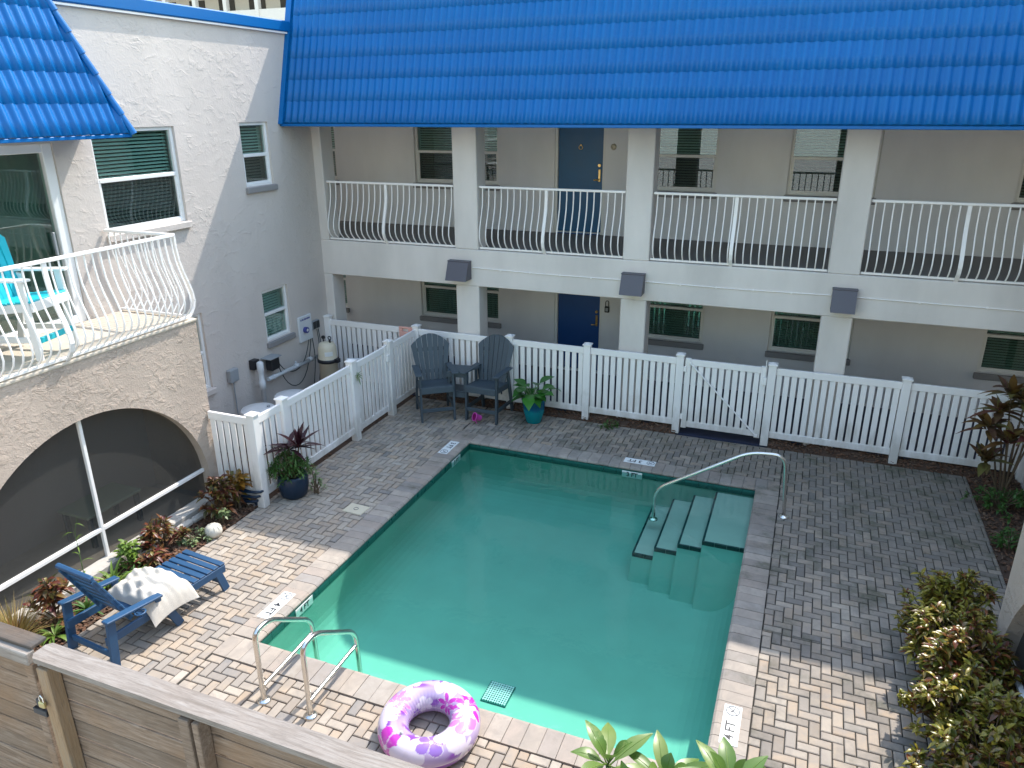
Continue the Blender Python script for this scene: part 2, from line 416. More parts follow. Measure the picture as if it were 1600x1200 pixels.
def thing(name, label, cat, loc=(0, 0, 0), rz=0, group=None):
    o = bpy.data.objects.new(name, None); col.objects.link(o); o.location = loc; o.rotation_euler = (0, 0, rz); o.empty_display_size = .2
    WL[o] = Vector(loc); return tag(o, label, cat, group)
def copy_tree(o, parent=None):
    c = o.copy(); col.objects.link(c); c.parent = parent; WL[c] = WL[o]
    for ch in list(o.children): copy_tree(ch, c)
    return c
def link_mesh(name, me, parent, mat4):
    o = bpy.data.objects.new(name, me); col.objects.link(o); o.parent = parent; o.matrix_basis = mat4; WL[o] = WL.get(parent, Vector((0, 0, 0))); return o
def text_mesh(txt, size, mat, bold=0.0):
    cu = bpy.data.curves.new('lettering', 'FONT'); cu.body = txt; cu.size = size; cu.align_x = 'CENTER'; cu.align_y = 'CENTER'; cu.extrude = .0006; cu.offset = bold
    ob = bpy.data.objects.new('tmp', cu); col.objects.link(ob)
    bpy.context.view_layer.update()
    me = bpy.data.meshes.new_from_object(ob.evaluated_get(bpy.context.evaluated_depsgraph_get()))
    bpy.data.objects.remove(ob); me.materials.clear(); me.materials.append(MATS[mat]); me.name = 'lettering'; return me

# ------------------------------------------------------------------ ground
PXL, PXR, PYA, PYB = 3.63, 7.99, -1.55, -6.60      # pool water rectangle
CW = .30
OX0, OX1, OY0, OY1 = PXL-CW, PXR+CW-.02, PYB-CW, PYA+CW
g = MB()
def gq(x0, x1, y0, y1, z): g.add([(x0, y0, z), (x1, y0, z), (x1, y1, z), (x0, y1, z)], [(0, 1, 2, 3)])
e_ = .02
gq(-300, PXL-e_, -300, 300, -.045); gq(PXR+e_, 300, -300, 300, -.045); gq(PXL-e_, PXR+e_, PYA+e_, 300, -.045); gq(PXL-e_, PXR+e_, -300, PYB-e_, -.045)
o = g.build('ground', 'ground'); o['kind'] = 'structure'

# ------------------------------------------------------------------ patio of pavers
PU = .092
def patio():
    regs = [(1.86, OX0, -8.75, -.10), (OX1, 10.16, -8.75, -4.62), (OX1, 10.72, -4.62, -.10), (OX0, OX1, OY1, -.10), (OX0, OX1, -8.75, OY0)]
    bed = MB()
    for i, (x0, x1, y0, y1) in enumerate(regs): bed.add([(x0, y0, -.014), (x1, y0, -.014), (x1, y1, -.014), (x0, y1, -.014)], [(0, 1, 2, 3)])
    bo = bed.build('patio', 'joint_sand'); bo['kind'] = 'structure'
    J = .005; rr = random.Random(3)
    def pm(mb, x0, x1, y0, y1, z, tilt=True):
        c = .007; zt = z; V = [(x0, y0, -.03), (x1, y0, -.03), (x1, y1, -.03), (x0, y1, -.03), (x0, y0, zt-.005), (x1, y0, zt-.005), (x1, y1, zt-.005), (x0, y1, zt-.005),
             (x0+c, y0+c, zt), (x1-c, y0+c, zt), (x1-c, y1-c, zt), (x0+c, y1-c, zt)]
        F = [(0, 1, 5, 4), (1, 2, 6, 5), (2, 3, 7, 6), (3, 0, 4, 7), (4, 5, 9, 8), (5, 6, 10, 9), (6, 7, 11, 10), (7, 4, 8, 11), (8, 9, 10, 11)]
        if tilt:
            ta, tb = rr.uniform(-.02, .02), rr.uniform(-.02, .02); mx_, my_ = (x0+x1)/2, (y0+y1)/2
            V = [(p[0], p[1], p[2]+(ta*(p[0]-mx_)+tb*(p[1]-my_) if p[2] > -.02 else 0)) for p in V]
        mb.add(V, F)
    full = []; rest = MB()
    i0, i1 = int(1.8/PU)-2, int(10.8/PU)+2; j0, j1 = int(-8.8/PU)-2, int(-.3/PU)+2
    for i in range(i0, i1):
        for j in range(j0, j1):
            k = (i-j) % 4
            if k == 0: bx = (i*PU, (i+2)*PU, j*PU, (j+1)*PU); hor = True
            elif k == 3: bx = (i*PU, (i+1)*PU, j*PU, (j+2)*PU); hor = False
            else: continue
            for (x0, x1, y0, y1) in regs:
                a0, a1, b0, b1 = max(bx[0], x0), min(bx[1], x1), max(bx[2], y0), min(bx[3], y1)
                if a1-a0 < .02 or b1-b0 < .02: continue
                z = rr.uniform(-.0025, .0025)
                whole = abs((a1-a0)*(b1-b0)-2*PU*PU) < 1e-5
                cx, cy = (a0+a1)/2, (b0+b1)/2
                d = Vector((cx, cy, 0))-CAM; wz = d.dot(fw); px = 800+1172.57*d.dot(rt)/wz; py = 600-1172.57*d.dot(up)/wz
                vis = -20 < px < 1620 and py < 1215 and not (px < 640 and py > 1005+(px-70)*.33)
                if whole and vis: full.append((wz, cx, cy, hor, z))
                else: pm(rest, a0+J, a1-J, b0+J, b1-J, z)
    full.sort()
    proto = {}
    for hor in (True, False):
        mb = MB(); hx, hy = (PU, PU/2) if hor else (PU/2, PU)
        pm(mb, -hx+J, hx-J, -hy+J, hy-J, 0, False)
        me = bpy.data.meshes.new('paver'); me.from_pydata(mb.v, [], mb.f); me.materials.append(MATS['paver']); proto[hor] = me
    for k, (wz, cx, cy, hor, z) in enumerate(full):
        if k < 300:
            link_mesh('paver', proto[hor], bo, Matrix.Translation((cx, cy, z)) @ Matrix.Rotation(rr.uniform(-.012, .012), 4, 'Z') @ Matrix.Rotation(rr.uniform(-.02, .02), 4, 'X') @ Matrix.Rotation(rr.uniform(-.02, .02), 4, 'Y'))
        else:
            hx, hy = (PU, PU/2) if hor else (PU/2, PU)
            pm(rest, cx-hx+J, cx+hx-J, cy-hy+J, cy+hy-J, z)
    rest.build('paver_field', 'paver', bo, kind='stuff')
patio()

# ------------------------------------------------------------------ pool
pool = thing('swimming_pool', 'rectangular pool of murky green water edged with stone coping', 'pool', ((PXL+PXR)/2, (PYA+PYB)/2, 0))
FD = -.82; WZ = -.075
def pool_build():
    # waterline tiles
    m = MB()
    t = .2
    def tiles(a, b, fixed, axis, sgn):
        n = max(1, round((b-a)/t)); st = (b-a)/n
        for i in range(n):
            u0, u1 = a+i*st+.002, a+(i+1)*st-.002
            if axis == 'y': m.box(u0, u1, fixed, fixed+sgn*.012, -.13, -.035)
            else: m.box(fixed, fixed+sgn*.012, u0, u1, -.13, -.035)
    tiles(PXL, PXR, PYA, 'y', 1); tiles(PXL, PXR, PYB, 'y', -1); tiles(PYB, PYA, PXL, 'x', -1); tiles(PYB, PYA, PXR, 'x', 1)
    m.build('waterline_tile', 'pool_tile', pool)
    b = MB(); r = .40; e = .004
    # walls with a coved foot
    prof = [(e, -.12), (e, FD+r)]+[(e-r*(1-math.cos(a)), FD+r-r*math.sin(a)) for a in [math.pi/16*k for k in range(1, 9)]]
    ring = []
    for (off, z) in prof: ring.append([(PXL-off, PYB-off, z), (PXR+off, PYB-off, z), (PXR+off, PYA+off, z), (PXL-off, PYA+off, z)])
    V = [p for q in ring for p in q]; F = []
    for i in range(len(ring)-1):
        for k in range(4): F.append((i*4+k, (i+1)*4+k, (i+1)*4+(k+1) % 4, i*4+(k+1) % 4))
    F.append(tuple((len(ring)-1)*4+k for k in range(4)))
    b.add(V, F); b.build('basin', 'pool_plaster', pool)
    # steps in the far right corner
    for i, (x, z) in enumerate(((7.45, -.15), (7.15, -.26), (6.86, -.38), (6.58, -.52))):
        s_ = MB(); x2 = PXR-.001 if i == 0 else 7.45-.3*(i-1)-.001; s_.add([(x, PYA+.003, FD-.01), (x, PYA+.003, z-.012), (x, -2.9, z-.012), (x, -2.9-.75*(z-FD), FD-.01), (x2, PYA+.003, FD-.01), (x2, PYA+.003, z-.012), (x2, -2.9, z-.012), (x2, -2.9-.75*(z-FD), FD-.01)], [(0, 1, 2, 3), (7, 6, 5, 4), (1, 5, 6, 2), (2, 6, 7, 3)])
        st = s_.build('step', 'pool_plaster', pool)
        s_ = MB(); s_.box(x+.001, (PXR-.002 if i == 0 else 7.45-.3*(i-1)-.004), -2.898, PYA+.002, z-.0118, z, .003); s_.build('tread', 'step_plaster', st)
        tr = MB(); x1 = PXR if i == 0 else 7.45-.295*(i-1)
        tr.box(x-.004, x+.022, -2.9, PYA, z-.05, z+.003)
        k = 0; xx = x
        while xx < x1-.02:
            tr.box(xx+.002, min(xx+.15, x1)-.002, -2.926, -2.897, z-.05, z+.003); xx += .15
        tr.build('tile_trim', 'step_tile', st)
    wv = MB(); wv.add([(PXL, PYB, WZ), (PXR, PYB, WZ), (PXR, PYA, WZ), (PXL, PYA, WZ)], [(0, 1, 2, 3)])
    wv.build('water', 'water', pool)
    # drain grate
    d = MB(); x0, x1, y0, y1 = 5.64, 5.92, -5.73, -5.43
    d.box(x0, x1, y0, y1, FD, FD+.012)
    dg = d.build('drain_cover', 'pool_tile', pool)
    d = MB()
    for i in range(10):
        d.box(x0+.02+i*.0265, x0+.028+i*.0265, y0+.01, y1-.01, FD+.012, FD+.02); d.box(x0+.01, x1-.01, y0+.02+i*.0285, y0+.028+i*.0285, FD+.0125, FD+.0205)
    d.build('grate_bars', 'drain_grate', dg)
    # coping stones: rounded nose towards the water
    prof = [(0.0, -.03), (0, .0), (.26, .006), (.285, .0), (.305, -.02), (.305, -.036), (.29, -.04)]
    def stone_mesh(wd, jx=0.0):
        mb = MB(); n = len(prof); a = wd/2-.0025
        V = [(-a, p[0], p[1]) for p in prof]+[(a, p[0], p[1]) for p in prof]
        mb.add(V, [(i, i+1, n+i+1, n+i) for i in range(n-1)]+[tuple(range(n))[::-1], tuple(range(n, 2*n))])
        me = bpy.data.meshes.new('coping_stone'); me.from_pydata(mb.v, [], mb.f); me.materials.append(MATS['coping_stone']); return me
    rr = random.Random(5)
    def run(a, b, step, place):
        n = round((b-a)/step); st = (b-a)/n; me = stone_mesh(st)
        for i in range(n):
            M_ = place(a+(i+.5)*st); M_ = Matrix.Translation(Vector((0, 0, rr.uniform(-.002, .002)))) @ M_
            M_.translation = M_.translation-WL[pool]; link_mesh('coping_stone', me, pool, M_)
    run(PYB, PYA, .14, lambda u: Matrix.Translation((OX0, u, .012)) @ Matrix.Rotation(R(-90), 4, 'Z'))
    run(PYB, PYA, .14, lambda u: Matrix.Translation((OX1, u, .012)) @ Matrix.Rotation(R(90), 4, 'Z'))
    run(OX0, OX1, .16, lambda u: Matrix.Translation((u, OY1, .012)) @ Matrix.Rotation(R(180), 4, 'Z'))
    run(OX0, OX1, .16, lambda u: Matrix.Translation((u, OY0, .012)))
pool_build()

def marker(txt, c, rz, first_symbol, plane='z', cat_label=''):
    """depth marker plate: number, FT and a no-diving sign, lettered along local +x"""
    t = thing('depth_marker', cat_label, 'depth marker', c)
    Lw, H = (.46, .15) if plane == 'z' else (.30, .10)
    m = MB(); m.box(-Lw/2, Lw/2, -H/2, H/2, -.004, .003, .001)
    parts = [m.build('plate', 'marker_white', t, world=False)]
    if plane == 'z':
        xs = -.16 if first_symbol else .16; xt = .07 if first_symbol else -.07
        r = MB(); r.tube([(xs+.055*math.cos(a), .055*math.sin(a), .004) for a in [2*math.pi*k/24 for k in range(24)]], .004, 6, closed=True)
        r.bar((xs-.035, -.035, .004), (xs+.035, .035, .004), .007, .003)
        r.tube([(xs-.02, .02, .004), (xs, .0, .004), (xs+.025, -.012, .004)], .005, 5)
        parts.append(r.build('no_diving_sign', 'ink_grey', t, world=False))
    else: xt = 0
    me = text_mesh(txt, .115 if plane == 'z' else .09, 'ink', .002)
    parts.append(link_mesh('lettering', me, t, Matrix.Translation((xt, 0, .0035))))
    t.rotation_euler = rz; return t
marker('4 FT', (3.45, -6.07, .0175), (0, 0, R(-90)), True, 'z', 'white 4 FT depth marker on the coping beside the blue chaise')
marker('3 FT', (3.43, -1.88, .0175), (0, 0, R(-90)), False, 'z', 'white 3 FT depth marker on coping nearest the two slate chairs')
marker('3 FT', (6.30, -1.325, .0175), (0, 0, R(180)), True, 'z', 'white 3 FT depth marker on the coping in front of the gate')
marker('4 FT', (8.12, -6.02, .0175), (0, 0, R(90)), False, 'z', 'white 4 FT depth marker on coping beside the plumeria leaves')
marker('3 FT', (6.24, PYA-.004, -.10), (R(90), 0, 0), False, 'y', 'small 3 FT tile set in the pool waterline facing the steps')
marker('4 FT', (PXL+.004, -5.86, -.10), (R(90), 0, R(90)), False, 'y', 'small 4 FT tile set in the pool waterline below the chaise')
marker('3 FT', (PXL+.004, -2.05, -.10), (R(90), 0, R(90)), False, 'y', 'small 3 FT tile set in the pool waterline near the slate chairs')

# skimmer lid
m = MB(); m.box(-.145, .145, -.11, .11, -.01, .008, .006); sl = thing('skimmer_lid', 'square cream skimmer lid set in the pavers left of the pool', 'lid', (3.115, -4.01, .004), R(-3))
m.build('lid', 'cream_plastic', sl, world=False)
m = MB(); m.tube([(.03*math.cos(a), .03*math.sin(a), .009) for a in [2*math.pi*k/12 for k in range(12)]], .004, 5, closed=True); m.build('finger_hole', 'ink_grey', sl, world=False)

# ------------------------------------------------------------------ walls with openings
def wall_open(mb, ax, plane, a0, a1, z0, z1, ops, depth, sgn):
    """wall face on plane; ax 'y' wall runs along x, ax 'x' runs along y; reveals go depth behind (sgn = outward normal)"""
    As = sorted({a0, a1, *[q for o in ops for q in o[:2]]}); Zs = sorted({z0, z1, *[q for o in ops for q in o[2:4]]})
    P = (lambda a, d, z: (a, plane-sgn*d, z)) if ax == 'y' else (lambda a, d, z: (plane-sgn*d, a, z))
    flip = (ax == 'y') == (sgn > 0)
    def q(*p): mb.add(p, [(0, 1, 2, 3) if not flip else (3, 2, 1, 0)])
    for i in range(len(As)-1):
        for j in range(len(Zs)-1):
            ca, cz = (As[i]+As[i+1])/2, (Zs[j]+Zs[j+1])/2
            if ca < a0 or ca > a1 or cz < z0 or cz > z1: continue
            if any(o[0] < ca < o[1] and o[2] < cz < o[3] for o in ops): continue
            q(P(As[i], 0, Zs[j]), P(As[i+1], 0, Zs[j]), P(As[i+1], 0, Zs[j+1]), P(As[i], 0, Zs[j+1]))
    for o in ops:
        b0, b1, c0, c1 = o[:4]
        q(P(b0, 0, c0), P(b0, depth, c0), P(b0, depth, c1), P(b0, 0, c1)); q(P(b1, depth, c0), P(b1, 0, c0), P(b1, 0, c1), P(b1, depth, c1))
        q(P(b0, 0, c0), P(b1, 0, c0), P(b1, depth, c0), P(b0, depth, c0)); q(P(b0, depth, c1), P(b1, depth, c1), P(b1, 0, c1), P(b0, 0, c1))

def window(par, ax, plane, sgn, a0, a1, z0, z1, zm, depth=.10, fr=.05, mull=None, blind=True, sill=None, framemat='white_frame', glassu='glass_green', glassl='glass_screened', mirror=None, pitch=.045):
    B = (lambda mb, p0, p1, d0, d1, q0, q1, b=0: mb.box(p0, p1, plane-sgn*d0, plane-sgn*d1, q0, q1, b)) if ax == 'y' else (lambda mb, p0, p1, d0, d1, q0, q1, b=0: mb.box(plane-sgn*d0, plane-sgn*d1, p0, p1, q0, q1, b))
    f = MB(); d0, d1 = depth-.035, depth+.03
    B(f, a0, a0+fr, d0, d1, z0, z1, .006); B(f, a1-fr, a1, d0, d1, z0, z1, .006); B(f, a0+fr, a1-fr, d0, d1, z0, z0+fr, .006); B(f, a0+fr, a1-fr, d0, d1, z1-fr, z1, .006)
    B(f, a0+fr, a1-fr, d0-.004, d1, zm-.025, zm+.025, .006)
    cells = [(a0+fr, a1-fr)]
    if mull:
        B(f, mull-fr*.7, mull+fr*.7, d0-.002, d1, z0+fr, z1-fr, .006); cells = [(a0+fr, mull-fr*.7), (mull+fr*.7, a1-fr)]
    win = f.build('window', framemat, par, mirror=mirror)
    for (c0, c1) in cells:
        # lower sash rails
        s_ = MB(); e = .022
        B(s_, c0, c0+e, d0+.012, d1, z0+fr, zm-.025); B(s_, c1-e, c1, d0+.012, d1, z0+fr, zm-.025); B(s_, c0+e, c1-e, d0+.012, d1, z0+fr, z0+fr+e); 
        s_.build('sash', framemat, win, mirror=mirror)
        p = MB(); B(p, c0, c1, depth+.004, depth+.010, zm+.025, z1-fr); p.build('pane', glassu, win, mirror=mirror)
        p = MB(); B(p, c0+e, c1-e, depth-.006, depth, z0+fr+e, zm-.025); p.build('pane', glassl, win, mirror=mirror)
        if blind:
            s_ = MB(); z = z1-fr-.02; rr = random.Random(int(abs(c0*100)))
            while z > z0+fr+.01:
                ww = .034; t = .010
                p0 = (plane-sgn*(depth+.05)); p1 = (plane-sgn*(depth+.05+ww*.8))
                if ax == 'y': V = [(c0, p0, z), (c1, p0, z), (c1, p1, z+ww*.75), (c0, p1, z+ww*.75)]
                else: V = [(p0, c0, z), (p0, c1, z), (p1, c1, z+ww*.75), (p1, c0, z+ww*.75)]
                s_.add(V, [(0, 1, 2, 3)]); z -= pitch
            s_.build('blind', 'blind_white', win, mirror=mirror)
        k = MB(); B(k, c0-.02, c1+.02, depth+.14, depth+.15, z0, z1); k.build('dark_room', 'dark_inside', win, mirror=mirror)
    if sill:
        s_ = MB(); B(s_, a0-.03, a1+.03, -sill[0], depth-.04, z0-sill[1], z0-.002, .008); s_.build('sill', sill[2], win, mirror=mirror)
    return win

# ------------------------------------------------------------------ main (back) building
YF, YW = .10, 2.30
ZS, ZB, ZE = 2.10, 2.72, 4.74
main = thing('motel_building', 'two storey pale grey motel block with blue mansard roof behind the fence', 'building', (5.6, 1.5, 0))
COLS = [(-.09, .17), (2.68, 3.11), (5.565, 5.975), (8.53, 8.95), (11.45, 11.9)]
XL, XR = -3.2, 15.5
for i, (a, b) in enumerate(COLS):
    m = MB(); m.box(a, b, YF, YF+.36, -.04, ZS-.001, .012); m.build('column', 'smooth_wall', main)
    m = MB(); m.box(a, b, YF, YF+.36, ZB+.002, ZE+.1, .012); m.build('column', 'smooth_wall', main)
m = MB(); m.box(-.09, XR, YF-.003, YF+.30, ZS, ZB, .010); m.build('beam', 'smooth_wall', main)
m = MB(); m.box(XL, XR, YF+.301, YW+.02, ZB-.22, ZB-.012); m.build('walkway_slab', 'soffit', main)
m = MB(); m.box(XL, XR, YF+.301, YW+.02, ZB-.011, ZB-.006); m.build('walkway_floor', 'walkway_grey', main)
m = MB(); m.box(XL, XR, -.6, YW+.02, ZE+.10, ZE+.16); m.build('walkway_ceiling', 'soffit', main)
m = MB(); m.box(XL, XR, -.02, YW+.02, -.04, -.006); m.build('ground_walkway', 'walkway_navy', main)
ops = []
UW = [(-1.95, -1.03, None), (.79, 2.58, 1.685), (5.22, 6.62, None), (7.77, 9.12, None), (11.05, 12.4, None)]
for (a, b, mu) in UW: ops += [(a, b, 3.55, 4.78), (a, b, .82, 2.04)]
DO = [(3.70, 4.66, ZB-.006, 4.80), (3.74, 4.70, -.006, 2.06)]
m = MB(); wall_open(m, 'y', YW, XL, XR, -.05, 5.0, ops+DO, .14, -1); m.build('wall', 'gallery_wall_shade_lift', main)
for (a, b, mu) in UW:
    window(main, 'y', YW, -1, a, b, 3.55, 4.78, 4.14, mull=mu, sill=(.06, .10, 'sill_grey'), framemat='cream_frame')
    window(main, 'y', YW, -1, a, b, .82, 2.04, 1.44, mull=mu, sill=(.06, .10, 'sill_grey'), framemat='cream_frame', glassl='glass_dark')
for i, (a, b, z0, z1) in enumerate(DO):
    f = MB(); f.box(a, a+.055, YW+.02, YW+.12, z0, z1, .006); f.box(b-.055, b, YW+.02, YW+.12, z0, z1, .006); f.box(a+.055, b-.055, YW+.02, YW+.12, z1-.05, z1, .006)
    f.box(a+.055, b-.055, YW+.0, YW+.13, z0, z0+.03, .004)
    f.build('door_frame', 'cream_frame', main)
    d = MB(); d.box(a+.058, b-.058, YW+.07, YW+.115, z0+.035, z1-.052, .004)
    dr = d.build('door', 'door_teal' if i == 0 else 'door_blue', main)
    h = MB(); hx = b-.12
    h.box(hx-.02, hx+.025, YW+.058, YW+.07, z0+.93, z0+1.16, .006); h.lathe([(.012, 0), (.028, .01), (.03, .03), (.02, .045)], (0, 0, 0), 12)
    n0 = len(h.v)-48-24
    h2 = MB(); h2.box(hx-.022, hx+.022, YW+.052, YW+.071, z0+.95, z0+1.17, .006); h2.tube([(hx, YW+.055, z0+.99), (hx, YW+.01, z0+.99), (hx-.09, YW+.005, z0+.985)], .012, 8)
    h2.tube([(hx, YW+.06, z0+1.24), (hx, YW+.03, z0+1.24)], .027, 12); h2.build('door_handle', 'brass', dr)
    if i == 0:
        k = MB(); k.tube([(4.18, YW+.066, 4.30), (4.18, YW+.04, 4.30)], .012, 8); k.tube([(4.18+.035*math.cos(t), YW+.045, 4.26+.035*math.sin(t)) for t in [2*math.pi*q/12 for q in range(12)]], .006, 6, closed=True); k.build('door_knocker', 'brass', dr)
        k = MB(); k.box(a+.06, b-.06, YW-.03, YW+.0, ZB-.004, ZB+.012); k.build('doormat', 'door_blue', main)
# stain left by a removed wall lamp
m = MB(); m.lathe([(.0, 0), (.05, .0), (.055, .003), (.0, .004)], (0, 0, 0), 14)
mk = m.build('lamp_base', 'cream_plastic', main, loc=None); mk.matrix_basis = Matrix.Translation(Vector((4.80, YW-.001, 4.28))-WL[main]) @ Matrix.Rotation(R(90), 4, 'X')
for v in mk.data.vertices: v.co += WL[main]
# mansard
EY, EZ, TY, TZ = -.72, 4.735, -.13, 6.66
NC = 6
def panel_mesh(u0, u1, u1top=None, H=.0, pitch=.125, amp=.036, lip=.006, per=8):
    """one course of ribbed metal tile: local x along the eave, y up the slope, z outwards"""
    V = []; F = []; n = max(2, round((u1-u0)/pitch*per))
    for i in range(n+1):
        u = u0+(u1-u0)*i/n; ph = (u/pitch) % 1.0
        h = amp*(.5+.5*math.cos(2*math.pi*ph))**1.15
        ut = u if u1top is None else min(u, u1top)
        V += [(u, 0, -.004), (u, -.004, h+lip-.012), (u, .0, h+lip), (u, H*.5, h+lip*.55) if u1top is None else ((u+ut)/2, H*.5, h+lip*.55), (ut, H+.02, h+.001)]
    for i in range(n):
        a = i*5; b = a+5
        for k in range(4): F.append((a+k, b+k, b+k+1, a+k+1))
    me = bpy.data.meshes.new('roof_panel'); me.from_pydata(V, [], F); me.polygons.foreach_set('use_smooth', [True]*len(F)); me.materials.append(MATS['blue_tile']); 
    return me
def slope_frame(p0, udir, p1):
    """matrix whose x = udir, y = up the slope from p0 to p1, z outward"""
    y = (Vector(p1)-Vector(p0)).normalized(); x = Vector(udir).normalized(); z = x.cross(y)
    return Matrix((x, y, z)).transposed().to_4x4()
SL = math.hypot(TY-EY, TZ-EZ); CH = SL/NC
FRM = slope_frame((0, EY, EZ), (1, 0, 0), (0, TY, TZ))
pm_ = panel_mesh(0, 1.25, H=CH)
rr = random.Random(11)
for c in range(NC):
    off = (c % 2)*.625
    for k in range(-1, 13):
        x0 = .02+k*1.25-off
        if x0 < .02-1e-6 and x0+1.25 <= .02: continue
        me = pm_
        if x0 < .02:
            me = panel_mesh(.02-x0, 1.25, H=CH)
        p = Vector((x0, EY, EZ))+FRM.col[1].xyz*(c*CH)+FRM.col[2].xyz*rr.uniform(0, .002)
        Mx = FRM.copy(); Mx.translation = p-WL[main]; link_mesh('roof_panel', me, main, Mx)
m = MB()
m.add([(0, EY+.01, EZ-.01), (XR, EY+.01, EZ-.01), (XR, TY+.01, TZ), (0, TY+.01, TZ)], [(0, 1, 2, 3)])
m.add([(0.004, EY, EZ), (0.004, TY, TZ), (0.004, .4, TZ), (0.004, .4, EZ)], [(0, 1, 2, 3)])
m.box(0, XR, EY-.01, EY+.05, EZ-.055, EZ-.012, .006)
m.box(0, XR, EY+.05, YF+.1, EZ-.03, EZ-.02)
m.build('mansard_backing', 'blue_tile', main)
m = MB(); m.box(-.03, XR, TY-.05, TY+.35, TZ-.01, TZ+.045, .012); m.bar((.03, EY-.035, EZ-.02), (.03, TY-.035, TZ), .10, .03, (0, -1, .3)); m.build('roof_trim', 'blue_tile', main)
m = MB(); m.box(-.1, XR, TY+.1, 9.5, 6.3, 6.55); m.box(-3.2, XR, YW+.3, 9.5, -.05, 6.3); m.build('building_core', 'smooth_wall', main)
# conduit along the beam
m = MB()
for (a, za, b, zb) in ((3.0, 2.42, 5.59, 2.405), (5.95, 2.405, 8.62, 2.413), (8.94, 2.41, 13, 2.41)):
    m.tube([(a, YF-.012, za), ((a+b)/2, YF-.012, (za+zb)/2-.012), (b, YF-.012, zb)], .009, 6)
    for q in (.2, .4, .6, .8): m.box(a+(b-a)*q-.012, a+(b-a)*q+.012, YF-.024, YF-.002, za+(zb-za)*q-.022, za+(zb-za)*q+.004)
m.build('conduit', 'white_metal', main)
# wall lamps on the beam
def lamp(x0, x1, lab):
    t = thing('wall_lamp', lab, 'lamp', ((x0+x1)/2, YF-.004, 2.37), 0, 'dark box lamps along the beam')
    h = (x1-x0)/2; poly = [(0, .15), (-.12, .15), (-.25, -.15), (0, -.15)]
    m = MB(); m.prism(poly, lambda a, b, t_: (t_, a, b), -h, h); m.build('housing', 'lamp_box', t, world=False)
    m = MB(); m.box(-h-.008, h+.008, -.13, -.003, .151, .165, .004); m.build('cap', 'lamp_box', t, world=False)
    m = MB(); m.box(-h+.03, h-.03, -.21, -.03, -.156, -.151); m.build('diffuser', 'white_plastic', t, world=False)
lamp(2.60, 2.98, 'dark box wall lamp over the column beside the slate chairs')
lamp(5.59, 5.94, 'dark box wall lamp over the column right of the blue doors')
lamp(8.63, 8.95, 'dark box wall lamp over the column right of the gate')
# key lock box by the lower door
t = thing('key_lockbox', 'black key lock box hanging on the wall by the ground floor blue door', 'lockbox', (4.80, YW-.002, 1.36))
m = MB(); m.box(-.045, .045, -.04, 0, -.10, .02, .01); m.build('body', 'black_plastic', t, world=False)
m = MB(); m.tube([(-.03, -.02, .02), (-.03, -.02, .10), (-.015, -.02, .125), (.015, -.02, .125), (.03, -.02, .10), (.03, -.02, .02)], .008, 6); m.build('shackle', 'black_plastic', t, world=False)
m = MB(); m.box(-.025, .025, -.044, -.040, -.075, -.01); m.build('keypad', 'grey_plastic', t, world=False)

# ------------------------------------------------------------------ belly railings
BEL = [(0, 0), (.12, .0), (.28, .018), (.42, .06), (.56, .115), (.68, .155), (.78, .165), (.86, .14), (.92, .09), (.96, .045), (1, .03)]
def railing(t, p0, p1, zt, zb, out, posts, spacing=.112, end_posts=()):
    """p0->p1 run of pot-bellied balusters bulging along out"""
    p0 = Vector(p0); p1 = Vector(p1); d = (p1-p0); L = d.length; d.normalize(); out = Vector(out); H = zt-zb
    o0 = WL[t]
    m = MB(); m.bar((*p0.xy, zt-.018), (*p1.xy, zt-.018), .05, .036, bev=.006); m.build('top_rail', 'white_metal', t)
    m = MB(); q0 = p0+out*.03; q1 = p1+out*.03; m.bar((*q0.xy, zb+.03), (*q1.xy, zb+.03), .035, .03, bev=.004); m.build('bottom_rail', 'white_metal', t)
    mb = MB(); pts = [Vector((out.x*b, out.y*b, -(a)*(H-.05))) for a, b in BEL]
    mb.tube([p+Vector((0, 0, 0)) for p in pts], .0105, 6, caps=False)
    me = bpy.data.meshes.new('baluster'); me.from_pydata(mb.v, [], mb.f); me.polygons.foreach_set('use_smooth', mb.sm); me.materials.append(MATS['white_metal'])
    n = round(L/spacing)
    for i in range(n):
        p = p0+d*(L*(i+.5)/n)
        if any(abs((p-p0).dot(d)-s_) < .045 for s_ in posts): continue
        link_mesh('baluster', me, t, Matrix.Translation(Vector((p.x, p.y, zt-.035))-o0))
    for s_ in posts:
        p = p0+d*s_; m = MB(); prev = None
        for a, b in BEL:
            c = Vector((p.x+out.x*b, p.y+out.y*b, zt-.03-a*(H-.0)))
            if prev is not None: m.bar(prev, c+(c-prev).normalized()*.004, .05, .024, out)
            prev = c
        m.build('post', 'white_metal', t)
labs = ['white pot-bellied railing on the upper walkway against the left wall', 'white pot-bellied railing in front of the upper blue door', 'white pot-bellied railing above the diagonal braced gate', 'white pot-bellied railing right of the column beyond the gate']
for i in range(4):
    a = COLS[i][1]+.01; b = COLS[i+1][0]-.01
    t = thing('balcony_railing', labs[i], 'railing', ((a+b)/2, YF+.08, ZB), 0, 'upper walkway railings')
    railing(t, (a, YF+.08, 0), (b, YF+.08, 0), 3.755, ZB, (0, -1, 0), [ (b-a)*.475 ])

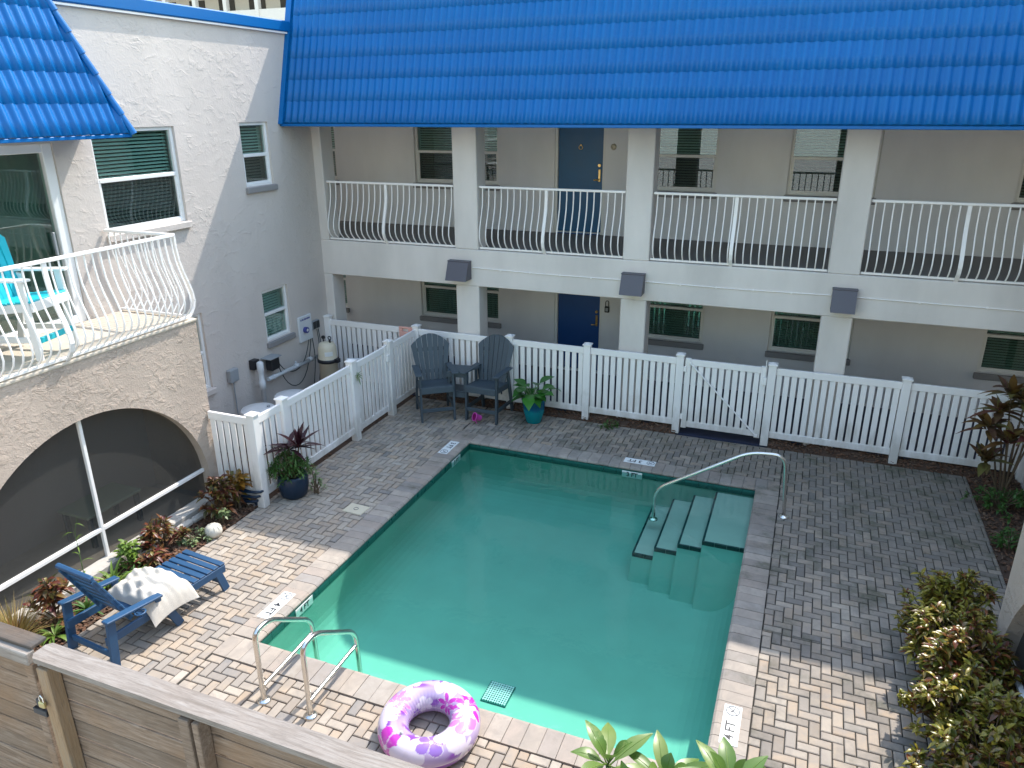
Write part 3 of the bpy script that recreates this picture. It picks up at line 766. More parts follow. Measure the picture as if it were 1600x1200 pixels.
# ------------------------------------------------------------------ side wings
def wing(mirror, name, label, porch_end, yc, detail):
    X = (lambda x: x) if mirror is None else (lambda x: mirror-x)
    t = thing(name, label, 'building', (X(-1.0), -4.5, 0)); sg = 1 if mirror is None else -1
    Y0 = -10.2; PX = 1.2; AW = 1.6; zsp, bh = .36, 1.48; PT = 2.47
    ops = []
    if detail: ops = [(-4.34, -2.99, 3.47, 4.74), (-1.69, -1.03, 3.80, 4.76), (-1.65, -.99, 1.27, 2.14), (-3.9, -3.0, .95, 2.13), (-7.2, -4.86, PT+.02, 4.60)]
    m = MB(); wall_open(m, 'x', 0.0, Y0, YF-.001, -.05, 6.07, ops, .13, 1); m.build('wall', 'wall_stucco', t, mirror=mirror)
    if detail:
        window(t, 'x', 0.0, 1, -4.34, -2.99, 3.47, 4.74, 4.12, sill=(.055, .09, 'wall_stucco'), depth=.07)
        window(t, 'x', 0.0, 1, -1.69, -1.03, 3.80, 4.76, 4.27, sill=(.055, .09, 'sill_grey'), depth=.07)
        window(t, 'x', 0.0, 1, -1.65, -.99, 1.27, 2.14, 1.73, sill=(.055, .09, 'sill_grey'), depth=.07, glassl='glass_green')
        window(t, 'x', 0.0, 1, -3.9, -3.0, .95, 2.13, 1.52, sill=(.055, .09, 'wall_stucco'), depth=.07)
        # sliding door
        f = MB(); y0, y1, z0, z1 = -7.2, -4.86, PT+.02, 4.60
        f.box(-.12, -.02, y1-.13, y1, z0, z1, .008); f.box(-.12, -.02, y0, y0+.1, z0, z1, .008); f.box(-.12, -.02, y0+.1, y1-.13, z1-.1, z1, .008); f.box(-.12, -.01, y0+.1, y1-.13, z0, z0+.1, .008)
        f.box(-.11, -.05, -6.1, -6.0, z0+.1, z1-.1, .006)
        dd = f.build('sliding_door', 'white_frame', t)
        p = MB(); p.box(-.085, -.075, -6.0, y1-.13, z0+.1, z1-.1); p.build('pane', 'glass_dark', dd)
        p = MB(); p.box(-.105, -.095, y0+.1, -6.1, z0+.1, z1-.1); p.build('pane', 'glass_dark', dd)
        p = MB(); nn = 60; p.add([(-.20+.02*math.sin(k*1.1), y0-.2+(y1-y0+.3)*k/nn, zz) for k in range(nn+1) for zz in (z0-.1, z1+.1)], [(2*k, 2*k+2, 2*k+3, 2*k+1) for k in range(nn)], True); p.build('curtain', 'curtain_green', dd)
        p = MB(); p.box(-.05, -.015, -5.075, -5.045, z0+.85, z0+1.12, .006); p.build('handle', 'grey_plastic', dd)
    # parapet cap
    m = MB(); m.box(-.35, .075, Y0, YF-.28, 6.10, 6.26, .015); m.build('parapet_cap', 'blue_tile', t, mirror=mirror)
    m = MB(); m.box(-.3, .05, Y0, YF-.28, 6.072, 6.098); m.build('drip_edge', 'white_metal', t, mirror=mirror)
    m = MB(); m.box(-8, -.16, Y0, 2.0, 5.9, 6.05); m.box(-8, -.75, Y0+.05, -.05, -.05, 5.9); m.build('building_core', 'smooth_wall', t, mirror=mirror)
    # porch: arched front wall
    e = porch_end; m = MB(); N_ = 40; th = .2
    arc = [(yc+AW*math.cos(math.pi*k/N_), zsp+bh*math.sin(math.pi*k/N_)) for k in range(N_+1)]   # from far (yc+AW) to near
    arc = [(yc+AW, -.05)]+arc+[(yc-AW, -.05)]
    for x, fl in ((PX, False), (PX-th, True)):
        def q(a, b, c, d): m.add([(x, *a), (x, *b), (x, *c), (x, *d)], [(3, 2, 1, 0) if fl else (0, 1, 2, 3)])
        q((yc+AW, -.05), (e, -.05), (e, PT), (yc+AW, PT)); q((Y0, -.05), (yc-AW, -.05), (yc-AW, PT), (Y0, PT))
        for k in range(1, len(arc)-2): q((arc[k+1][0], arc[k+1][1]), (arc[k][0], arc[k][1]), (arc[k][0], PT), (arc[k+1][0], PT))
    for k in range(len(arc)-1):
        m.add([(PX, *arc[k]), (PX-th, *arc[k]), (PX-th, *arc[k+1]), (PX, *arc[k+1])], [(0, 1, 2, 3)])
    m.add([(PX, e, -.05), (0, e, -.05), (0, e, PT), (PX, e, PT)], [(0, 1, 2, 3)])
    m.build('arched_wall', 'porch_stucco', t, mirror=mirror)
    m = MB(); m.box(.003, PX+.012, Y0, e+.012, PT-.001, PT+.03, .006); m.build('balcony_slab', 'balcony_floor', t, mirror=mirror)
    m = MB(); m.box(.003, PX-th-.002, Y0, e-.2, PT-.2, PT-.01); m.build('porch_ceiling', 'soffit', t, mirror=mirror)
    m = MB(); m.box(.003, PX-th-.002, Y0, e-.2, -.03, .02); m.build('porch_floor', 'balcony_floor', t, mirror=mirror)
    # screen and its aluminium bars
    m = MB(); V = [(PX-.12, a, b) for a, b in arc]; m.add(V, [tuple(range(len(V)))]); m.build('screen', 'screen_mesh', t, mirror=mirror)
    zt = lambda y: zsp+bh*math.sqrt(max(0, 1-((y-yc)/AW)**2))
    m = MB(); m.box(PX-.13, PX-.085, yc-.02, yc+.02, -.03, zt(yc), .004); m.build('mullion', 'white_metal', t, mirror=mirror)
    m = MB(); m.box(PX-.13, PX-.083, yc-AW, yc-.02, .43, .475, .004); m.build('screen_bar', 'white_metal', t, mirror=mirror)
    m = MB(); m.box(PX-.13, PX-.083, yc+.02, yc+AW, .43, .475, .004); m.build('screen_bar', 'white_metal', t, mirror=mirror)
    m = MB(); m.box(PX-.15, PX+.06, Y0, e-.12, -.05, .10, .02); m.build('curb', 'curb', t, mirror=mirror)
    # mansard over the balcony, hipped at its far end
    ex, ez, tx, tz = .76, 4.70, .16, 6.60; NCw = 6
    SLw = math.hypot(ex-tx, tz-ez); ch = SLw/NCw
    hy = lambda c: -4.42-.60*(c/NCw)     # far end of each course
    for c in range(NCw):
        f0 = c/NCw; yb, yt = hy(c), hy(c+1)
        y = Y0; k = 0; marks = []
        while y < yb-1e-6:
            y2 = min(y+1.25, yb); last = y2 >= yb-1e-6
            me = panel_mesh(y, y2, yt if last else None, ch)
            ud = Vector((0, 1, 0)); P0 = Vector((ex+(tx-ex)*f0, 0, ez+(tz-ez)*f0)); yv = Vector((tx-ex, 0, tz-ez)).normalized(); zv = ud.cross(yv)
            for v in me.vertices:
                co = P0+ud*v.co.x+yv*v.co.y+zv*v.co.z
                v.co = Vector((X(co.x), co.y, co.z))-WL[t]
            if mirror is not None: me.flip_normals()
            o = bpy.data.objects.new('roof_panel', me); col.objects.link(o); o.parent = t; y = y2
    m = MB(); A = (ex-.01, hy(0), ez); B_ = (tx-.01, hy(NCw), tz)
    m.add([(ex-.015, Y0, ez), A, B_, (tx-.015, Y0, tz)], [(0, 1, 2, 3)]); m.add([A, (.0, hy(0), ez), (.0, hy(NCw), tz), B_], [(0, 1, 2, 3)])
    m.add([A, (0.0, hy(0), ez), (0.0, Y0, ez), (ex-.01, Y0, ez)], [(0, 1, 2, 3)])
    m.box(ex-.06, ex+.012, Y0, hy(0), ez-.045, ez-.006, .005)
    m.build('mansard_backing', 'blue_tile', t, mirror=mirror)
    m = MB()
    n = 9
    for k in range(n):
        f0, f1 = k/n, (k+1)/n+.015
        pa = (ex+(tx-ex)*f0+.035, hy(0)+(hy(NCw)-hy(0))*f0+.005, ez+(tz-ez)*f0-.01); pb = (ex+(tx-ex)*f1+.02, hy(0)+(hy(NCw)-hy(0))*f1+.005, ez+(tz-ez)*f1-.01)
        m.tube([pa, pb], [.042, .036], 10)
    m.build('hip_cap', 'blue_tile', t, mirror=mirror)
    m = MB(); m.box(-.3, tx+.05, Y0, hy(NCw), tz, tz+.05, .01); m.build('roof_trim', 'blue_tile', t, mirror=mirror)
    return t
wingL = wing(None, 'motel_wing', 'stucco motel wing with arched screened porch beside the blue chaise', -4.33, -6.1, True)
wingR = wing(11.40, 'motel_wing', 'stucco motel wing with arched porch behind the croton hedge', -4.65, -6.46, False)
PT = 2.50
t = thing('balcony_railing', 'white pot-bellied railing around the balcony above the arched porch', 'railing', (1.13, -6.5, PT))
railing(t, (1.13, -4.40, 0), (1.13, -10.1, 0), 3.56, PT, (1, 0, 0), [1.72, 3.4, 5.1], .10)
railing(t, (.02, -4.40, 0), (1.13, -4.40, 0), 3.56, PT, (0, 1, 0), [1.10], .10)
t = thing('balcony_railing', 'white pot-bellied railing around the balcony above the croton hedge', 'railing', (10.27, -6.5, PT))
railing(t, (10.27, -4.72, 0), (10.27, -10.1, 0), 3.56, PT, (-1, 0, 0), [1.72, 3.4], .10)
railing(t, (11.38, -4.72, 0), (10.27, -4.72, 0), 3.56, PT, (0, 1, 0), [1.10], .10)
# low table behind the porch screen; pale green top imitates a sunlit floor patch
t = thing('porch_table', 'low table inside the arched screened porch, pale top imitating a sunlit patch', 'table', (.5, -5.6, .02))
m = MB(); m.box(-.25, .25, -.4, .4, .40, .44, .01); m.build('table_top', 'table_top_sun_patch', t, world=False)
for sx in (-.2, .2):
    for sy in (-.34, .34): m = MB(); m.box(sx-.025, sx+.025, sy-.025, sy+.025, 0, .40); m.build('leg', 'slate_wood', t, world=False)

# ------------------------------------------------------------------ white vinyl fence
def fence_run(t, p0, p1, posts, z0=.13, z1=1.265, pitch=.107, pk=.076, thick=.03, skip_post=False):
    p0 = Vector((*p0, 0)); p1 = Vector((*p1, 0)); d = p1-p0; L = d.length; d.normalize(); nrm = Vector((-d.y, d.x, 0)); o0 = WL[t]
    rot = Matrix((d, nrm, Vector((0, 0, 1)))).transposed()
    pr = MB(); pr.obox((0, 0, 0), (.115, .115, 1.31), None, .006); me = bpy.data.meshes.new('post'); me.from_pydata(pr.v, [], pr.f); me.materials.append(MATS['white_vinyl'])
    pc = MB(); s_ = .070; pc.add([(-s_, -s_, 0), (s_, -s_, 0), (s_, s_, 0), (-s_, s_, 0), (-s_, -s_, .018), (s_, -s_, .018), (s_, s_, .018), (-s_, s_, .018), (0, 0, .045)],
        [(3, 2, 1, 0), (0, 1, 5, 4), (1, 2, 6, 5), (2, 3, 7, 6), (3, 0, 4, 7), (4, 5, 8), (5, 6, 8), (6, 7, 8), (7, 4, 8)])
    mc = bpy.data.meshes.new('post_cap'); mc.from_pydata(pc.v, [], pc.f); mc.materials.append(MATS['white_vinyl'])
    pk_ = MB(); pk_.obox((0, 0, 0), (pk, .022, z1-z0-.2), rot, .003); mp = bpy.data.meshes.new('picket'); mp.from_pydata(pk_.v, [], pk_.f); mp.materials.append(MATS['white_vinyl'])
    for s_ in posts:
        p = p0+d*s_; po = link_mesh('post', me, t, Matrix.Translation(Vector((p.x, p.y, .655))-o0) @ rot.to_4x4())
        link_mesh('post_cap', mc, po, Matrix.Translation((0, 0, .656)))
    ps = sorted(posts); segs = []
    edges = [0]+ps+[L]
    spans = []
    for a, b in zip(edges[:-1], edges[1:]):
        a2 = a+(.056 if a in ps else 0); b2 = b-(.056 if b in ps else 0)
        if b2-a2 > .15: spans.append((a2, b2))
    for a, b in spans:
        for (q0, q1, th) in ((z0, z0+.105, .042), (z1-.105, z1, .042)):
            m = MB(); A = p0+d*a; B = p0+d*b; m.bar((A.x, A.y, (q0+q1)/2), (B.x, B.y, (q0+q1)/2), th, q1-q0, bev=.005); m.build('rail', 'white_vinyl', t)
        n = max(1, round((b-a-.03)/pitch)); st = (b-a)/n
        for i in range(n):
            p = p0+d*(a+(i+.5)*st); link_mesh('picket', mp, t, Matrix.Translation(Vector((p.x, p.y, (z0+z1)/2))-o0))
F1 = thing('picket_fence', 'white vinyl picket fence run behind the slate chairs', 'fence', (3.3, 0, 0))
fence_run(F1, (.06, 0), (6.59, 0), [0.0, 1.86, 3.655, 5.02, 6.53])
F2 = thing('picket_fence', 'white vinyl picket fence run right of the braced gate', 'fence', (9.7, 0, 0))
fence_run(F2, (7.96, 0), (11.4, 0), [0.0, 1.81, 3.42])
F3 = thing('picket_fence', 'white vinyl picket fence run around the pool filter enclosure', 'fence', (1.92, -3.2, 0))
fence_run(F3, (1.92, -4.37), (1.92, -2.11), [0.0, .59, 2.26])
F4 = thing('picket_fence', 'short white picket fence piece between porch wall and cordyline pot', 'fence', (1.5, -4.37, 0))
fence_run(F4, (1.21, -4.37), (1.862, -4.37), [], pitch=.112)
F5 = thing('picket_fence', 'short white picket fence piece left of the slate chairs', 'fence', (1.92, -.5, 0))
fence_run(F5, (1.92, -.99), (1.92, -.058), [0.0])
def gate(t, p0, p1, brace):
    o0 = WL[t]; p0 = Vector((*p0, 0)); p1 = Vector((*p1, 0)); d = p1-p0; L = d.length; d.normalize(); nrm = Vector((-d.y, d.x, 0)); rot = Matrix((d, nrm, Vector((0, 0, 1)))).transposed()
    z0, z1 = .10, 1.275
    for s_ in (.045, L-.045):
        m = MB(); p = p0+d*s_; m.obox((p.x, p.y, (z0+z1)/2), (.085, .05, z1-z0), rot, .006); m.build('stile', 'white_vinyl', t)
    for (q0, q1) in ((z0+.02, z0+.12), (z1-.115, z1-.015)):
        m = MB(); A = p0+d*.088; B = p0+d*(L-.088); m.bar((A.x, A.y, (q0+q1)/2), (B.x, B.y, (q0+q1)/2), .04, q1-q0, bev=.005); m.build('rail', 'white_vinyl', t)
    n = round((L-.18)/.107); st = (L-.18)/n
    for i in range(n):
        p = p0+d*(.09+(i+.5)*st); m = MB(); m.obox((p.x, p.y, (z0+z1)/2), (.076, .022, z1-z0-.2), rot, .003); m.build('picket', 'white_vinyl', t)
    if brace:
        A = p0+d*.07-nrm*.042; B = p0+d*(L-.06)-nrm*.042
        m = MB(); m.tube([(A.x, A.y, z1-.06), (B.x, B.y, z0+.05)], .013, 8); m.obox((A.x, A.y, z1-.06), (.05, .012, .05), rot); m.obox((B.x, B.y, z0+.05), (.05, .012, .05), rot); m.build('brace', 'white_metal', t)
    for zz in (.3, 1.1):
        m = MB(); p = p0+d*.0-nrm*.035; m.obox((p.x, p.y, zz), (.05, .02, .09), rot, .004); m.build('hinge', 'white_metal', t)
    m = MB(); p = p1-d*.02-nrm*.04; m.obox((p.x, p.y, 1.05), (.06, .03, .12), rot, .006); m.tube([(p.x, p.y, 1.1), (p.x, p.y, 1.38)], .008, 6); m.build('latch', 'white_metal', t)
G1 = thing('fence_gate', 'white picket gate with a thin diagonal brace', 'gate', (7.27, 0, 0)); gate(G1, (6.665, 0), (7.885, 0), True)
G2 = thing('fence_gate', 'white picket gate of the pool filter enclosure', 'gate', (1.92, -1.55, 0)); gate(G2, (1.92, -2.04), (1.92, -1.06), False)

# ------------------------------------------------------------------ mulch strips
def chips(name, rects, n, seed, mound=False):
    rr = random.Random(seed); base = MB(); zf = (lambda x, y: -.02+min(1, max(0, (y+.098)/.10))*(.085+.02*math.sin(x*5)+.015*math.sin(x*13+1))) if mound else (lambda x, y: -.02)
    if mound:
        for (x0, x1, y0, y1) in rects:
            nx = 120; ny = 8; V = [(x0+(x1-x0)*i/nx, y0+(y1-y0)*j/ny, zf(x0+(x1-x0)*i/nx, y0+(y1-y0)*j/ny)) for i in range(nx+1) for j in range(ny+1)]
            base.add(V, [(i*(ny+1)+j, (i+1)*(ny+1)+j, (i+1)*(ny+1)+j+1, i*(ny+1)+j+1) for i in range(nx) for j in range(ny)], True)
    else:
      for (x0, x1, y0, y1) in rects: base.add([(x0, y0, -.02), (x1, y0, -.02), (x1, y1, -.02), (x0, y1, -.02)], [(0, 1, 2, 3)])
    b = base.build(name, 'mulch_soil'); b['kind'] = 'structure'
    m = MB(); ar = [(x1-x0)*(y1-y0) for x0, x1, y0, y1 in rects]
    for i in range(n):
        x0, x1, y0, y1 = rr.choices(rects, ar)[0]; x, y = rr.uniform(x0, x1), rr.uniform(y0, y1)
        a, b_ = rr.uniform(.012, .035), rr.uniform(.006, .014); th = rr.uniform(0, 6.28); tl = rr.uniform(-.5, .5)
        rot = Matrix.Rotation(th, 3, 'Z') @ Matrix.Rotation(tl, 3, 'Y'); m.obox((x, y, zf(x, y)+.008+rr.uniform(0, .02)), (a*2, b_*2, .008), rot)
    m.build('mulch_chips', 'mulch_chips', b, kind='stuff')
chips('planting_bed', [(1.22, 1.855, -8.7, -4.40)], 3500, 1)
chips('mulch_strip', [(1.98, 6.6, -.098, .095), (8.02, 11.38, -.098, .095)], 1500, 2, True)
chips('side_bed', [(10.725, 11.38, -4.6, -.10), (10.165, 10.2, -8.7, -4.66)], 1300, 4)
chips('filter_yard', [(.01, 1.86, -4.3, -.03)], 500, 9)

# ------------------------------------------------------------------ pool hardware
def rail_tube(t, pts, r=.021, n=10, name='rail', bend=.09):
    out = [Vector(pts[0])]
    for i in range(1, len(pts)-1):
        a, b, c = Vector(pts[i-1]), Vector(pts[i]), Vector(pts[i+1]); l = min(bend, (a-b).length*.45, (c-b).length*.45)
        p, q = b+(a-b).normalized()*l, b+(c-b).normalized()*l
        for k in range(6):
            s_ = k/5; out.append((1-s_)**2*p+2*s_*(1-s_)*b+s_*s_*q)
    out.append(Vector(pts[-1])); m = MB(); m.tube(out, r, n); return m.build(name, 'stainless', t)
def flange(t, x, y, z=.012):
    m = MB(); m.lathe([(.062, 0), (.062, .008), (.045, .018), (.026, .022), (.024, .03)], (x, y, z), 20); m.build('flange', 'stainless', t)
for i, x in enumerate((4.205, 4.70)):
    t = thing('grab_rail', ['steel pool grab rail nearer the blue chaise', 'steel pool grab rail nearer the inflatable ring'][i], 'grab rail', (x, -7.22, 0), 0, 'pair of steel pool grab rails')
    rail_tube(t, [(x, -7.22, .0), (x, -7.22, .735), (x, -7.03, .735), (x, -6.47, .335), (x, -6.44, -.3)], .0235, 12, 'rail', .12)
    rail_tube(t, [(x, -7.2, .15), (x, -6.46, .18)], .019, 10, 'cross_bar'); flange(t, x, -7.22, .0)
t = thing('stair_handrail', 'bent steel handrail over the pool steps', 'handrail', (8.36, -2.2, 0))
rail_tube(t, [(8.365, -2.2, .0), (8.29, -2.2, .86), (7.86, -2.2, .83), (6.70, -2.2, .085), (6.70, -2.2, -.40)], .0225, 12, 'rail', .16)
flange(t, 8.365, -2.2, 0); flange(t, 6.70, -2.2, -.385)

# ------------------------------------------------------------------ inflatable ring
def ring():
    t = thing('inflatable_ring', 'inflatable swim ring printed with purple and magenta tropical flowers', 'swim ring', (5.77, -7.03, .006))
    Rm, r, nu, nv = .30, .130, 300, 110
    V = []; F = []; C = []
    flowers = []
    rr = random.Random(21)
    cols = [(.72, .05, .58), (.95, .93, .97), (.38, .20, .66), (.95, .93, .97), (.80, .30, .68), (.95, .93, .97)]
    for k in range(11):
        flowers.append((k/11*2*math.pi+rr.uniform(-.15, .15), rr.uniform(.2, 1.9), rr.uniform(.12, .19), rr.choice((5, 5, 6, 9)), rr.uniform(0, 6), cols[k % 6]))
    for k in range(9):
        flowers.append((rr.uniform(0, 6.28), rr.uniform(-1.2, 3.4), rr.uniform(.06, .11), rr.choice((5, 7, 9)), rr.uniform(0, 6), rr.choice(cols)))
    def hsh(a, b): return .5+.5*math.sin(a*3.1+1.7*math.sin(b*2.3)+.6)*math.cos(b*2.0+1.3*math.sin(a*2.0))
    for i in range(nu):
        u = 2*math.pi*i/nu
        for j in range(nv):
            v = 2*math.pi*j/nv; cr = Rm+r*math.cos(v); sq = .94
            wr = 1+.006*math.sin(u*46)*max(0, -math.cos(v))
            V.append((cr*wr*math.cos(u), cr*wr*math.sin(u), r*sq+r*sq*math.sin(v)))
            h = hsh(u, v); base = Vector((.46, .36, .66)).lerp(Vector((.70, .60, .78)), h)
            g2 = hsh(u*1.5+2, v*1.2+1)
            if g2 > .62: base = base.lerp(Vector((.33, .10, .55)), min(1, (g2-.62)*3.5))
            for (fu, fv, s_, pet, ph, cc) in flowers:
                du = ((u-fu+math.pi) % (2*math.pi)-math.pi)*(Rm+r*math.cos(fv)); dv = ((v-fv+math.pi) % (2*math.pi)-math.pi)*r
                d = math.hypot(du, dv)
                if d > s_*1.2: continue
                a = math.atan2(dv, du)+ph; rad = s_*(.50+.50*abs(math.cos(a*pet/2))**.6) if pet < 7 else s_*(.35+.65*abs(math.cos(a*pet/2))**1.5)
                if d < rad:
                    q = d/rad; c0 = Vector(cc); base = c0.lerp(Vector((.85, .75, .88)), .55*max(0, .55-q)) if q < .55 else c0
                    if abs(math.sin(a*pet/2)) > .97 and d > s_*.15: base = base.lerp(Vector((.88, .85, .9)), .7)
                    if d < s_*.13: base = Vector((.9, .86, .9))
                elif d < rad+.006: base = Vector((.86, .83, .88))
            if abs(v-math.pi) < .05 or v < .03 or v > 6.25: base = Vector((.82, .78, .86))
            C.append(base)
    for i in range(nu):
        for j in range(nv):
            a = i*nv; b = ((i+1) % nu)*nv; F.append((a+j, b+j, b+(j+1) % nv, a+(j+1) % nv))
    me = bpy.data.meshes.new('ring'); me.from_pydata(V, [], F); me.polygons.foreach_set('use_smooth', [True]*len(F))
    at = me.color_attributes.new('print', 'FLOAT_COLOR', 'POINT'); at.data.foreach_set('color', [x for c in C for x in (c[0]*.70, c[1]*.64, c[2]*.72, 1)])
    me.materials.append(MATS['ring_print']); link_mesh('ring_tube', me, t, Matrix.Identity(4))
    m = MB(); m.lathe([(.014, 0), (.014, .012), (.009, .016), (.009, .022)], (-.25, -.13, .245), 10); m.build('valve', 'white_plastic', t, world=False)
    t.rotation_euler = (R(3), R(-2), R(40))
ring()

# ------------------------------------------------------------------ slate chairs
def tall_chair(label, loc, rz, seat='slate_wood', frame='slate_wood', group='tall slate garden chairs'):
    t = thing('adirondack_chair', label, 'chair', loc, rz, group)   # faces local -y; origin under the seat
    B = lambda mb, n: mb.build(n, seat if n in ('seat_slat', 'back_slat', 'footrest') else frame, t, world=False)
    for sx in (-1, 1):
        m = MB(); m.bar((sx*.275, -.33, 0), (sx*.275, -.29, .83), .035, .075, (0, 1, 0), .005); B(m, 'leg')
        m = MB(); m.bar((sx*.275, .33, 0), (sx*.265, .16, .80), .035, .075, (0, 1, 0), .005); B(m, 'leg')
        m = MB(); m.bar((sx*.30, -.40, .845), (sx*.285, .22, .83), .11, .025, (0, 0, 1), .006); B(m, 'armrest')
        m = MB(); m.bar((sx*.25, -.33, .56), (sx*.25, .24, .50), .03, .09, (0, 0, 1), .004); B(m, 'seat_rail')
        m = MB(); m.bar((sx*.275, -.31, .22), (sx*.275, .29, .20), .03, .06, (0, 0, 1), .004); B(m, 'stretcher')
    m = MB(); m.bar((-.26, -.325, .2), (.26, -.325, .2), .03, .06, (0, 0, 1), .004); B(m, 'footrest')
    m = MB(); m.bar((-.27, -.355, .56), (.27, -.355, .56), .022, .10, (0, 0, 1), .004); B(m, 'apron')
    for i in range(6):
        y = -.32+i*.093; z = .615-i*.010; m = MB(); m.bar((-.275, y, z), (.275, y, z), .085, .022, (0, 0, 1), .005); B(m, 'seat_slat')
    n = 7
    for i in range(n):
        f = (i-(n-1)/2)/((n-1)/2); xb = f*.20; xt = f*.285; zt = 1.33-.13*f*f
        w0, w1 = .060, .089; y0 = .13-.02*f*f; P = lambda x, z, dy: (x, y0+.22*(z-.55)/.78+dy, z); sl_ = -.13*2*f/.285*w1/2
        zl, zr = zt-sl_, zt+sl_; m = MB(); V = [P(xb-w0/2, .55, 0), P(xb+w0/2, .55, 0), P(xt+w1/2, zr, 0), P(xt, zt+.006, 0), P(xt-w1/2, zl, 0)]
        V += [(p[0], p[1]+.018, p[2]+.004) for p in V]; m.add(V, [(0, 1, 2, 3, 4), (9, 8, 7, 6, 5)]+[(k, 5+k, 5+(k+1) % 5, (k+1) % 5) for k in range(5)]); B(m, 'back_slat')
    for z, wd in ((.72, .48), (1.08, .54)):
        y = .13+.22*(z-.55)/.78+.022; m = MB(); m.bar((-wd/2, y, z), (wd/2, y, z), .022, .06, (0, 0, 1), .004); B(m, 'back_brace')
    return t
tall_chair('tall slate garden chair angled beside the fence corner', (2.60, -.70, 0), R(36))
tall_chair('tall slate garden chair next to the teal pot', (3.50, -.42, 0), R(-2))
t = thing('connecting_table', 'slate two-tier table joining the tall garden chairs', 'table', (3.05, -.55, 0))
m = MB(); m.prism([(-.16, -.22), (.14, -.16), (.26, .20), (-.30, .12)], lambda a, b, z: (a, b, z), .815, .838); m.build('table_top', 'slate_wood', t, world=False)
m = MB(); m.prism([(-.17, -.232), (.15, -.172), (.15, -.15), (-.17, -.21)], lambda a, b, z: (a, b, z), .74, .814); m.build('apron', 'slate_wood', t, world=False)
m = MB(); m.prism([(-.15, -.2), (.13, -.15), (.22, .16), (-.24, .10)], lambda a, b, z: (a, b, z), .47, .492); m.build('shelf', 'slate_wood', t, world=False)
m = MB(); m.prism([(-.15, -.215), (.13, -.165), (.13, -.15), (-.15, -.2)], lambda a, b, z: (a, b, z), .38, .47); m.build('shelf_apron', 'slate_wood', t, world=False)
for (x, y) in ((-.14, -.19), (.12, -.14), (.2, .14), (-.22, .09)):
    m = MB(); m.box(x-.018, x+.018, y-.018, y+.018, .492, .815); m.build('support', 'slate_wood', t, world=False)
# pink toy
t = thing('sand_toy', 'small pink plastic sand bucket lying by the right slate chair', 'toy', (3.44, -.80, .055), R(-40))
m = MB(); m.lathe([(.045, 0), (.066, .11), (.074, .112), (.074, .122), (.06, .122), (.042, .02), (.0, .02)], (0, 0, 0), 20)
o = m.build('bucket', 'pink_plastic', t, world=False); o.rotation_euler = (R(68), 0, 0); o.location = (0, .05, .02)
m = MB(); m.lathe([(.058, .1215), (.0, .1215)], (0, 0, 0), 16); q = m.build('inside', 'dark_pink', o, world=False)
m = MB(); m.tube([(.07*math.cos(a), -.05-.06*math.sin(a)*.3, -.03+.05*math.sin(a)) for a in [math.pi*k/8 for k in range(9)]], .005, 6); m.build('handle', 'pink_plastic', t, world=False)

# ------------------------------------------------------------------ plants
def rosette(par, n, base, L, W, mat, seed, spread=(20, 75), droop=.35, name='leaf', segs=5, hgt=0.0, fold=.25, shape=.8, join=False):
    rr = random.Random(seed); mb = MB()
    for i in range(n):
        az = i*2.39996+rr.uniform(-.3, .3); el = R(90-rr.uniform(*spread)); d = Vector((math.cos(az)*math.cos(el), math.sin(az)*math.cos(el), math.sin(el)))
        l = L*rr.uniform(.7, 1.1); b = Vector(base)+Vector((d.x*.012, d.y*.012, hgt*i/n))
        if not join: mb = MB()
        mb.leaf(b, d, l, W*rr.uniform(.8, 1.1), droop*rr.uniform(.5, 1.3), fold, segs, None, shape)
        if not join: mb.build(name, mat, par, world=False)
    if join: return mb.build(name, mat, par, world=False)
def shrub(label, loc, rad, h, n, mat, seed, leafL=.10, leafW=.04, group=None, cat='shrub', name='croton_shrub', top=None):
    rr = random.Random(seed); t = thing(name, label, cat, loc, 0, group); st = MB(); lf = MB()
    tips = []
    nb = max(8, int(n/16))
    for i in range(nb):
        a = rr.uniform(0, 6.283); q = math.sqrt(rr.random()); e = rr.random()
        zz = h*(.30+.70*rr.random()**.6); k = rad*q*(1-.35*max(0, zz/h-.6)/.4)*(1+.28*math.sin(3*a+seed)+.15*math.sin(7*a+2*seed))
        tip = Vector((k*math.cos(a), k*math.sin(a), zz*(1-.18*q*q)*(1+.16*math.sin(2*a+seed*1.7)))); tips.append(tip)
        mid = Vector((tip.x*.45, tip.y*.45, tip.z*.55)); st.tube([(rr.uniform(-.04, .04), rr.uniform(-.04, .04), -.02), mid, tip], [.010, .007, .004], 5, caps=False)
    st.build('stems', 'stem_brown', t, world=False)
    for i in range(n):
        tip = tips[i % nb]; az = rr.uniform(0, 6.283); el = rr.uniform(-.25, 1.25)
        out = Vector((tip.x, tip.y, 0)); out = out.normalized()*.35 if out.length > .02 else out
        d = (Vector((math.cos(az)*math.cos(el), math.sin(az)*math.cos(el), math.sin(el)))+out).normalized()
        b = tip-Vector((0, 0, rr.uniform(0, .09)))+Vector((rr.uniform(-.02, .02), rr.uniform(-.02, .02), 0))
        lf.leaf(b, d, leafL*rr.uniform(.45, 1.5), leafW*rr.uniform(.6, 1.4), rr.uniform(.1, .6), .3, 3)
    lf.build('foliage', mat, t, world=False, kind='stuff'); return t
hedge = [('glossy croton bush at the far end of the hedge by the right porch', 9.93, -4.22, .36, .80), ('second croton bush from the far end of the right hedge', 9.84, -4.66, .38, .72),
         ('third croton bush from the far end of the right hedge', 9.92, -5.08, .40, .80), ('fourth croton bush from the far end of the right hedge', 9.84, -5.52, .40, .70),
         ('fifth croton bush from the far end of the right hedge', 9.98, -5.95, .42, .76), ('croton bush at the near end of the hedge by the right porch', 9.96, -6.45, .45, .72)]
